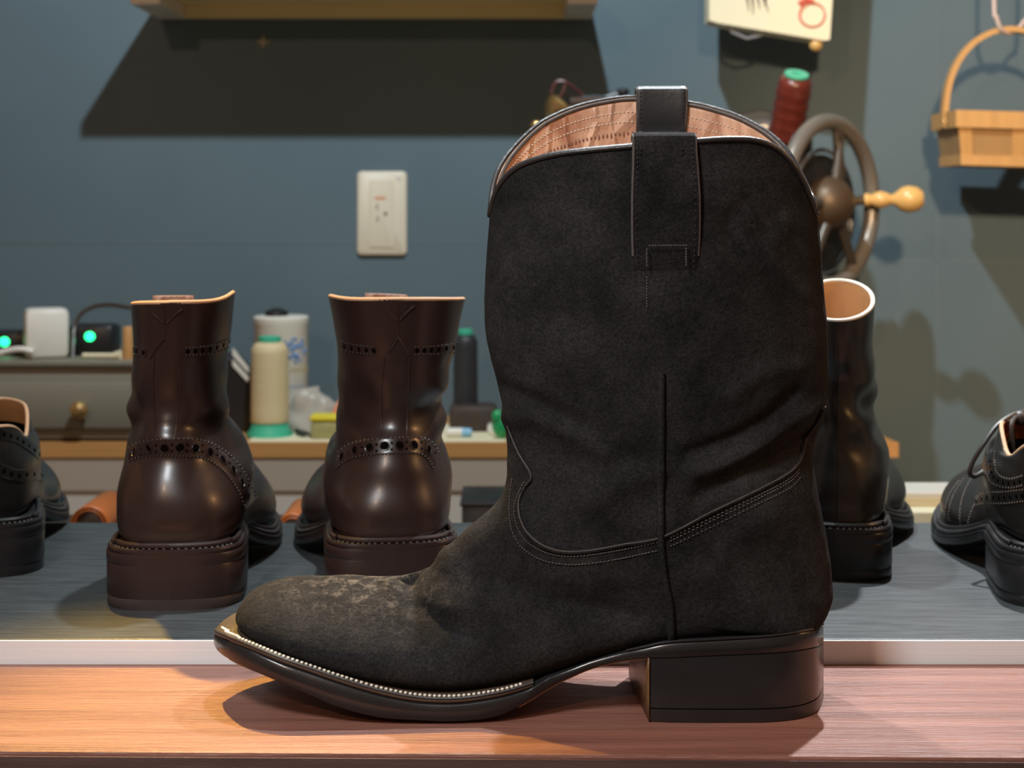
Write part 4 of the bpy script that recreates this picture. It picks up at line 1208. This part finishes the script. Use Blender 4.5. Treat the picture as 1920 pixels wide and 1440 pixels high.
# ------------------------------------------------------------------ thread spools
BT = BZ+.0017
def spool(px, Y, z0, zt, rb, rbase, mthread, label, base=True, name='thread_spool'):
    x = W(px, 0, Y).x; t = thing(name, (x, Y, z0), label, 'spool'); H = zt-z0
    if base: MB().lathe([(rbase, 0), (rbase, .002), (rbase*.82, .009), (rb*.98, .0155), (rb*.7, .016)], (x, Y, z0), n=48).build('base', M['green'], t)
    h0 = .016 if base else 0
    pr = [(rb*.7, h0), (rb*.98, h0+.001)]
    nseg = 10
    for k in range(nseg):
        q = h0+.002+(H-.024-h0)*k/(nseg-1); pr.append((rb*(1.0-.03*k/(nseg-1)-.012*(k % 2)), q))
    pr += [(rb*.95, H-.016), (rb*.80, H-.010), (rb*.60, H-.0075)]
    MB().lathe(pr, (x, Y, z0), n=48).build('thread', mthread, t, angle=60)
    MB().lathe([(rb*.55, H-.0078), (rb*.60, H-.007), (rb*.60, H-.001), (rb*.52, H), (rb*.25, H), (rb*.2, H-.004)], (x, Y, z0), n=40).build('cap', M['green'], t)
    return t
spool(506, 2.055, BT, W(0, 632, 2.04).z, .0245, .030, M['cthread'], 'cone spool of cream thread with mint green base and cap on the bench')
spool(873, 2.12, BZ, W(0, 617, 2.12).z, .0165, .02, M['bthread'], 'spool of black thread with green cap on the bench behind the boots')
# white can with blue print
x = W(527, 0, 2.13).x; Hc = W(0, 592, 2.13).z-BZ
t = thing('spray_can', (x, 2.13, BZ), 'white can with blue splash print behind the cream spool', 'can')
bd = MB().lathe([(.034, 0), (.0355, .003), (.0355, Hc-.012), (.0365, Hc-.010), (.0365, Hc-.002), (.034, Hc)], (x, 2.13, BZ), n=48).build('body', M['white'], t)
MB().lathe([(.012, Hc-.001), (.016, Hc+.002), (.015, Hc+.006), (.006, Hc+.010)], (x-.006, 2.13, BZ), n=24).build('nozzle', M['blackpl'], t)
mb = MB()
rnd = random.Random(3)
def on_can(px, py):
    X = W(px, py, 2.095).x; dx = max(-.0345, min(.0345, X-x)); return Vector((X, 2.13-math.sqrt(.0357**2-dx*dx), W(px, py, 2.10).z))
for k in range(60):
    a = rnd.uniform(0, 2*PI); q = rnd.uniform(.25, 1)
    c = on_can(553+15*q*math.cos(a), 658+25*q*math.sin(a)); mb.ell(c, (rnd.uniform(.0008, .003), .0006, rnd.uniform(.0008, .003)), 8, 5)
for k in range(14): mb.ell(on_can(534+k*.8, 638+k*1.6), (.0012, .0006, .0012), 6, 4)
mb.build('blue_print', M['blueprint'], bd); mb = MB()
for px in range(538, 572, 2): mb.ell(on_can(px, 726), (.0009, .0005, .0006), 6, 4)
mb.build('blue_line', M['blueprint'], bd)
mb = MB()
for px in range(545, 572, 5):
    mb.tube([on_can(px, 688), on_can(px, 700)], .0006, 6); mb.tube([on_can(px, 694), on_can(px+3, 694)], .0006, 6)
mb.build('lettering', mat('gold_print', (.45, .36, .16), .5), bd)

# crumpled milky bag, tub, tools
mb = MB()
cb_ = W(598, 765, 2.10)
NTB = 40; rws = []
for j in range(14):
    v = j/13; row = []
    for i in range(NTB):
        a = 2*PI*i/NTB
        R_ = .050*math.sqrt(max(0, 1-v**2.2))+.001
        nzv = noise.noise(Vector((math.cos(a)*2, math.sin(a)*2, v*3)))
        hh = .043*(1+.25*math.cos(a+2.4))
        row.append(Vector((cb_.x+R_*math.cos(a)*1.05*(1+.25*nzv), 2.105+R_*.6*math.sin(a)*(1+.25*nzv), BT+hh*v*(1+.2*nzv))))
    rws.append(row)
mb.grid(rws, closed=True); mb.f.append(tuple(range(NTB)))
tag(mb.build('plastic_bag', M['bagmat'], None), 'crumpled milky plastic bag between the cream spool and brown boot', 'bag')
mb = MB(); c = W(634, 768, 2.07)
mb.tube([W(645, 742, 2.075), W(634, 765, 2.06), W(622, 790, 2.055), (W(616, 0, 2.05).x, 2.05, BT+.008)], [.006, .010, .009, .008], 12, flat=.5)
tag(mb.build('salmon_pouch', M['pink'], None), 'salmon pink packet leaning against the plastic bag', 'packet')
t = thing('small_tub', (W(617, 0, 2.03).x, 2.03, BT), 'cloudy square tub with a yellow lid beside the brown boot', 'tub')
x = W(619, 0, 2.03).x; h_ = W(0, 790, 2.02).z-BT
MB().box((x, 2.035, BT+h_/2), (.047, .035, h_), bev=.004).build('body', M['tub'], t)
MB().box((x, 2.035, BT+h_+.0035), (.050, .038, .007), bev=.003).build('lid', M['yellow'], t)
for (p0, p1, r_, m_, nm, lab) in (((556, 792), (572, 806), .0035, 'blackpl', 'awl', 'small black awl lying beside the yellow lidded tub'), ((566, 812), (590, 814), .003, 'chrome', 'metal_clip', 'small metal clip on the sheet in front of the yellow lidded tub')):
    mb = MB(); a = W(p0[0], 0, 2.06); b = W(p1[0], 0, 2.03)
    mb.tube([(a.x, 2.06, BT+r_+.001), ((a.x+b.x)/2, 2.045, BT+r_), (b.x, 2.03, BT+r_)], [r_, r_*1.1, r_*.5], 10)
    tag(mb.build(nm, M[m_], None), lab, 'tool')
# right part of bench: pouch, tube, green clip
x = W(888, 0, 2.12).x
t_ = W(0, 758, 2.10).z-BT
mb = MB().box((x, 2.105, BT+t_/2), (.062, .05, t_), bev=.006)
tag(mb.build('leather_pouch', M['pouch'], None), 'flat brown pouch under the black thread spool at the boots', 'pouch')
t = thing('blue_tube', (W(855, 0, 2.02).x, 2.02, BT), 'pale blue and white tube lying on the bench in front of the brown pouch', 'tube')
za = BT+.0062
MB().tube([(W(838, 0, 2.03).x, 2.035, za), (W(866, 0, 2.03).x, 2.035, za)], .006, 14).build('barrel', M['white'], t)
MB().tube([(W(866, 0, 2.03).x, 2.035, za), (W(884, 0, 2.03).x, 2.035, za)], [.0062, .005], 14).build('cap', M['blue'], t)
t = thing('green_clamp', (W(940, 0, 2.02).x, 2.02, BT), 'bright green plastic clamp at the bench edge beside the suede boot', 'clamp')
c = W(941, 800, 2.015)
b_ = MB().ell((c.x, 2.025, BT+.018), (.013, .010, .0175), 16, 10).build('body', M['gplast'], t)
MB().ell((c.x-.006, 2.02, BT+.028), (.007, .006, .009), 12, 8).build('knob', M['gplast'], t)
x = W(936, 0, 2.10).x
tag(MB().box((x, 2.07, BT+.006), (.03, .03, .012), bev=.003).build('white_block', M['white'], None), 'small white block behind the bright green clamp', 'block')

# pale boards on the right, beyond the table
x0, x1 = W(1560, 0, 1.5).x, W(1850, 0, 1.5).x
zs = -.0300
t = thing('side_stand', ((x0+x1)/2, 1.48, -.82), 'low dark stand behind the table under the stacked pale boards', 'stand')
MB().box(((x0+x1)/2, 1.48, zs-.010), (x1-x0, .10, .020)).build('shelf_board', M['blackpl'], t, smooth=False)
for q in (x0+.02, x1-.02): MB().box((q, 1.48, (zs-.02-.825)/2), (.03, .08, .825+zs-.02)).build('leg', M['blackpl'], t, smooth=False)
for th, Y, nm, m_, lab in ((.0145, 1.440, 'pale_board', 'paper', 'pale yellow board lowest of the stack behind the wingtip shoe'), (.0085, 1.465, 'tan_board', 'benchtop', 'tan board in the middle of the stack behind the wingtip shoe'), (.0045, 1.468, 'cream_board', 'white', 'cream board on top of the stack behind the wingtip shoe')):
    tag(MB().box(((x0+x1)/2, (Y+1.52)/2, zs+th/2), (x1-x0-.004, 1.52-Y, th-.0002), rz=0.0, bev=.0008).build(nm, M[m_], None, smooth=False), lab, 'board'); zs += th

# ------------------------------------------------------------------ wall things
# outlet
c = W(716, 400, WALLY-.006)
t = thing('wall_outlet', (c.x, WALLY, c.z), 'cream electrical wall outlet plate on the blue wall', 'outlet')
pl = MB(); pw, ph = 94*2.25/3000, 158*2.25/3000
def rrect(w, h, r, y, n=6):
    out = []
    for k, (sx, sz) in enumerate(((1, 1), (-1, 1), (-1, -1), (1, -1))):
        for j in range(n+1):
            a = k*PI/2+j/n*PI/2; out.append(Vector((c.x+sx*(w/2-r)+r*math.cos(a), y, c.z+sz*(h/2-r)+r*math.sin(a))))
    return out
rs = [rrect(pw, ph, .007, WALLY-.0002), rrect(pw, ph, .007, WALLY-.003), rrect(pw-.0015, ph-.0015, .0065, WALLY-.0055), rrect(pw-.005, ph-.005, .006, WALLY-.0068)]
pl.grid(rs, closed=True); n = len(rs[0]); pl.f.append(tuple(3*n+i for i in range(n)))
pl.build('cover_plate', M['cream_pl'], t)
ins = MB(); rs = [rrect(.034, .096, .002, WALLY-.0067), rrect(.034, .096, .002, WALLY-.0078), rrect(.032, .094, .002, WALLY-.0082)]
ins.grid(rs, closed=True); n = len(rs[0]); ins.f.append(tuple(2*n+i for i in range(n)))
so = ins.build('socket_insert', M['cream_pl'], t)
sl_ = MB()
for (px, py, w, h_) in ((707, 388, .0018, .0075), (708, 411, .0018, .0070), (723, 401, .0045, .0045)):
    q = W(px, py, WALLY-.0085); sl_.box((q.x, WALLY-.0083, q.z), (w, .0008, h_))
sl_.build('socket_holes', mat('socket_dark', (.12, .13, .06), .8), so, smooth=False)
q = W(713, 371, WALLY-.008); MB().box((q.x, WALLY-.0084, q.z), (.015, .0006, .0045)).build('red_mark', mat('faded_red', (.75, .40, .25), .5), so, smooth=False)
q = W(748, 332, WALLY-.008); MB().lathe([(.004, 0), (.004, .0008), (.002, .0012)], (q.x, WALLY-.0067, q.z), (0, -1, 0), 16).build('screw_cap', M['white'], t)
# four pointed star ornament
q = W(493, 78, WALLY-.002); pts = []
for k in range(8):
    a = k*PI/4+PI/2*0; r = .0125 if k % 2 == 0 else .0040; pts.append((math.cos(a)*r, math.sin(a)*r))
mb = MB(); mb.add([(q.x+a, WALLY-.0002, q.z+b) for a, b in pts]+[(q.x+a*.9, WALLY-.002, q.z+b*.9) for a, b in pts]+[(q.x, WALLY-.004, q.z)], [(i, (i+1) % 8, 8+(i+1) % 8, 8+i) for i in range(8)]+[(8+i, 8+(i+1) % 8, 16) for i in range(8)]+[tuple(range(7, -1, -1))])
tag(mb.build('star_hook', M['star'], None, smooth=False, origin=(q.x, WALLY, q.z)), 'small four-pointed metal star on the blue wall under the shelf', 'wall ornament')
# shelf
t = thing('wall_shelf', (-.19, WALLY, .52), 'pale wooden wall shelf with white corner brackets at the top of the photo', 'shelf')
zu = W(0, 33, WALLY-.02).z; xl, xr_ = W(352, 0, WALLY).x, W(1056, 0, WALLY).x
xL, xR = W(300, 0, WALLY-.02).x, W(1104, 0, WALLY-.02).x
MB().box(((xL+xR)/2, WALLY-.101, zu+.027), (xR-xL, .20, .016)).build('shelf_board', M['shelf'], t, smooth=False)
MB().box(((xl+xr_)/2, WALLY-.012, zu+.0095), (xr_-xl, .022, .019), bev=.0008).build('batten', M['shelf'], t, smooth=False)
for (xa, xb) in ((xL-.004, xl), (xr_, xR+.004)):
    MB().box(((xa+xb)/2, WALLY-.09, zu+.009), (xb-xa, .175, .0195), bev=.001).build('bracket', M['white'], t, smooth=False)
# things that keep the shelf's shadow outline: a folded cloth heap on the shelf, out of the picture
# hanging painted panel box
Yb = 2.12
t = thing('paper_lantern', (W(1450, 0, Yb).x, Yb, W(0, 40, Yb).z), 'cream paper box with a red ring hanging from above on the right', 'lantern')
quad = [(1330, -260), (1330, 38), (1345, 43), (1545, 76), (1556, 74), (1578, -260)]
fv = [W(a, b, Yb) for a, b in quad]; bk = [W(a, b, Yb)+Vector((0, .05, 0)) for a, b in quad]; n = len(fv)
mb = MB(); mb.add(fv+bk, [tuple(range(n)), tuple(range(2*n-1, n-1, -1))]+[(i, i+n, (i+1) % n+n, (i+1) % n) for i in range(n)])
bx = mb.build('paper_box', M['paper'], t, smooth=False)
mb = MB(); ctr = (1523, 28)
mb.tube([W(ctr[0]+24*math.cos(a), ctr[1]+23*math.sin(a), Yb-.0006) for a in [2*PI*k/32 for k in range(32)]], .0022, 8, closed=True, flat=.4)
mb.tube([W(*q) for q in crom([(1498, 8, Yb-.0006), (1510, 0, Yb-.0006), (1525, 4, Yb-.0006)], 6)], .0035, 8)
mb.build('red_ring', M['redink'], bx)
mb = MB()
for (a, b, c_, d) in ((1400, -6, 1404, 22), (1410, -6, 1412, 28), (1420, -6, 1424, 18), (1430, -6, 1441, 24), (1436, -6, 1433, 12)):
    mb.tube([W(a, b, Yb-.0004), W((a+c_)/2+1, (b+d)/2, Yb-.0004), W(c_, d, Yb-.0004)], [.0016, .001, .0004], 6)
mb.build('brush_strokes', M['blackink'], bx)
MB().tube([W(1362, 42, Yb+.01), W(1372, 60, Yb+.01), W(1400, 72, Yb+.01), W(1428, 66, Yb+.01), W(1440, 52, Yb+.01)], .0022, 8).build('hoop', M['clear'], t)
q = W(1530, 84, Yb+.01)
MB().tube([W(1532, 68, Yb+.01), W(1532, 80, Yb+.01)], .005, 10).ell(q, (.009, .008, .009), 14, 10).build('toggle', M['bwood'], t)
MB().tube([W(1460, -250, Yb+.025), W(1460, -900, Yb+.025)], .002, 8).build('hanging_cord', M['wire'], t)
# basket
Yk = 2.10; sk = FPX/Yk
cxk = W(1893, 0, Yk).x; wk = 246/sk/2; dk = .055
t = thing('chip_basket', (cxk, Yk, W(0, 315, Yk).z), 'pale woven chip wood basket hanging at the right edge', 'basket')
zr_, zm, z0 = W(0, 228, Yk-.05).z, 0, W(0, 312, Yk-.05).z
def rrk(hw_, hd, z, off=0, slope=-.03):
    pts = [(-hw_, -hd), (hw_, -hd), (hw_, hd), (-hw_, hd)]
    return [Vector((cxk+a, Yk+b, z+slope*a)) for a, b in pts]
body = MB(); rs = [rrk(wk*.88, dk*.85, z0), rrk(wk*.96, dk, zr_)]
body.grid(rs, closed=True); body.f.append((0, 1, 2, 3)); o = body.build('slats', M['chip2'], t, smooth=False); md = o.modifiers.new('s', 'SOLIDIFY'); md.thickness = .002
mb = MB()
for k, fr_ in enumerate((.0, .22, .42, .62, .82)):
    a0 = -1+fr_*2; a1 = a0+.20
    p = lambda q, top: Vector((cxk+q*(wk*.97 if top else wk*.89), Yk-(dk+.0022 if top else dk*.85+.0022), (zr_ if top else z0)-.03*q*wk))
    if k % 2 == 0:
        mb = MB(); q = [p(a0, 0), p(a1, 0), p(a1, 1), p(a0, 1)]; mb.add(q+[v+Vector((0, .0018, 0)) for v in q], [(0, 1, 2, 3), (7, 6, 5, 4), (0, 4, 5, 1), (1, 5, 6, 2), (2, 6, 7, 3), (3, 7, 4, 0)]); mb.build('upright_slat', M['chip'], t, smooth=False)
for (z, h_, w2, d2, nm) in ((zr_+.001, .022, wk, dk+.004, 'rim_band'), (z0+.006, .013, wk*.90, dk*.85+.004, 'bottom_band')):
    b_ = MB(); b_.grid([rrk(w2, d2, z-h_/2), rrk(w2, d2, z+h_/2)], closed=True); o = b_.build(nm, M['chip'], t, smooth=False); md = o.modifiers.new('s', 'SOLIDIFY'); md.thickness = .003; md.offset = 0
hd_ = []
for k in range(25):
    a = PI*k/24; hd_.append(Vector((cxk-math.cos(a)*wk*(1.0 if k else 1), Yk, zr_-.005+(W(0, 55, Yk).z-zr_+.005)*math.sin(a)**.8)))
mb = MB(); rws = []
for k, P in enumerate(hd_):
    c_ = Vector((cxk, Yk, zr_)); r_ = (P-c_).normalized()
    rws.append([P+r_*.0035+Vector((0, -.008, 0)), P+r_*.0035+Vector((0, .008, 0)), P-r_*.0035+Vector((0, .008, 0)), P-r_*.0035+Vector((0, -.008, 0))])
mb.grid(rws, closed=True); mb.build('handle', M['chip'], t, angle=30)
MB().ell(W(1772, 228, Yk-.03), (.003, .002, .003), 10, 6).build('rivet', M['brass'], t)
MB().tube([W(*q) for q in crom([(1862, -300, Yk), (1864, 0, Yk-.01), (1868, 30, Yk-.012), (1878, 56, Yk-.011), (1898, 62, Yk), (1920, 40, Yk+.01), (1935, 0, Yk+.01), (1940, -300, Yk)], 6)], .0028, 8).build('hanging_wire', M['wire'], t)

# ------------------------------------------------------------------ sewing machine
Ym = 2.0
C0 = W(1556, 381, Ym)
t = thing('patching_machine', (C0.x, 2.1, BZ), 'grey iron hand-wheel sewing machine standing on the bench behind the suede boot', 'sewing machine')
axd = Vector((.733, -.68, 0)).normalized(); uu = Vector((.68, .733, 0)).normalized(); zz = Vector((0, 0, 1))
Rw = 153*Ym/3000
ring = [C0+uu*Rw*math.cos(a)+zz*Rw*math.sin(a) for a in [2*PI*k/72 for k in range(72)]]
whl = MB().tube(ring, .0102, 14, closed=True).build('wheel_rim', M['rimiron'], t)
def at(r, deg, d=0): a = math.radians(deg); return C0+uu*r*math.cos(a)+zz*r*math.sin(a)+axd*d
for deg in (3, 75, 100, 180, 240, 305):
    if deg == 100: continue
    MB().tube([at(.012, deg, .004), at(Rw*.5, deg, .003), at(Rw*.97, deg, 0)], [.0085, .0065, .006], 10).build('spoke', M['iron'], whl)
MB().tube([at(.03, 60), at(.055, 66, .0), at(Rw*.97, 82)], [.010, .007, .005], 10).build('spoke', M['iron'], whl)
MB().lathe([(.02, -.025), (.032, -.012), (.034, 0), (.030, .014), (.018, .026), (.004, .030)], C0, axd, 40).build('hub', M['hubiron'], whl)
hp = at(.077, 3, .002)
MB().lathe([(.005, 0), (.0085, .002), (.0085, .007), (.0065, .010), (.010, .016), (.0115, .022), (.009, .030), (.006, .035), (.0095, .041), (.0155, .048), (.0175, .057), (.0155, .068), (.009, .075), (.003, .0755), (.003, .072)], hp, Vector((.985, -.20, .02)), 32).build('handle', M['bwood'], whl)
C1 = C0-axd*.062+Vector((.040, 0, -.010))
MB().lathe([(.068, -.01), (.072, -.006), (.072, .004), (.060, .008)], C1, axd, 48).build('belt_pulley', M['blackpl'], t)
rg = [C1+axd*.006+uu*.073*math.cos(a)+zz*.078*math.sin(a) for a in [2*PI*k/60 for k in range(60)]]
MB().tube(rg, .003, 8, closed=True).build('chrome_ring', M['chrome'], t)
MB().tube([C0-axd*.10, C0+axd*.0], .012, 14).build('axle', M['iron'], t)
zbt = BZ
xc = C0.x-.02
MB().box((xc-.012, 2.10, (zbt+C0.z+.10)/2), (.052, .06, C0.z+.10-zbt), bev=.012).build('column', M['iron'], t)
MB().lathe([(.062, 0), (.062, .012), (.045, .02), (.030, .034), (.026, .05)], (xc-.012, 2.10, zbt), n=40).build('base', M['iron'], t)
zarm = W(0, 215, 2.1).z
xh = W(1085, 0, 2.1).x
MB().tube([(xc-.012, 2.10, C0.z+.08), (xc-.05, 2.10, zarm-.018), (xc-.15, 2.10, zarm-.030), (xh+.03, 2.10, zarm-.034), (xh-.005, 2.10, zarm-.05)], [.032, .026, .019, .018, .016], 18).build('arm', M['iron'], t)
MB().tube([(xh, 2.10, zarm-.02), (xh, 2.10, zarm-.16)], .013, 16).build('needle_head', M['iron'], t)
MB().tube([W(1066, 192, 2.07), W(1120, 190, 2.08), W(1180, 200, 2.09)], .0085, 14).build('chrome_bar', M['chrome'], t)
MB().lathe([(.006, 0), (.008, .004), (.016, .018), (.017, .026), (.010, .030)], W(1066, 208, 2.06), Vector((-.9, -.35, .15)), 24).build('tension_knob', M['brass'], t)
MB().tube([W(1050, 215, 2.065), W(1030, 228, 2.06), W(1012, 238, 2.06)], .003, 8).ell(W(1006, 235, 2.055), (.008, .006, .007), 14, 8).build('thread_knob', M['brass'], t)
MB().tube([W(*q) for q in crom([(1034, 176, 2.06), (1040, 158, 2.06), (1050, 152, 2.06), (1064, 156, 2.06), (1085, 172, 2.07), (1102, 186, 2.08)], 8)], .0022, 8).tube([W(*q) for q in crom([(1046, 186, 2.055), (1056, 172, 2.055), (1060, 158, 2.058)], 6)], .0018, 8).build('take_up_wire', mat('maroon_wire', (.11, .035, .03), .4), t)
MB().ell(W(1168, 172, 2.10), (.009, .009, .005), 12, 8).tube([W(1120, 188, 2.10), W(1168, 174, 2.10)], .004, 8).build('oil_cap', M['blackpl'], t)
b0_ = W(1472, 262, 2.06); tdir = (W(1495, 134, 2.02)-b0_).normalized(); hs = (W(1495, 134, 2.04)-b0_).length
MB().tube([(xc-.04, 2.10, C0.z+.07), b0_-tdir*.01, b0_+tdir*.01], .004, 10).build('spool_pin', M['chrome'], t)
MB().lathe([(.020, 0), (.020, .003)], b0_-tdir*.004, tdir, 24).build('spool_seat', M['iron'], t)
t = thing('thread_spool', tuple(b0_), 'maroon thread spool with a green cap tilted above the hand wheel', 'spool')
pr = [(.012, 0), (.021, .001)]
for k in range(15): pr.append((.0222+.0010*math.sin(k*2.2), .003+(hs-.018)*k/14))
pr += [(.0215, hs-.010), (.019, hs-.005), (.0155, hs-.002)]
MB().lathe(pr, b0_, tdir, 48).build('thread', M['redthread'], t, angle=60)
MB().lathe([(.0150, hs-.0022), (.0158, hs), (.0150, hs+.002), (.006, hs+.002), (.005, hs-.002)], b0_, tdir, 32).build('cap', M['green'], t)
MB().ell(W(1524, 318, 2.06), (.006, .004, .009), 10, 8).build('green_tab', M['green'], bpy.data.objects['patching_machine'])
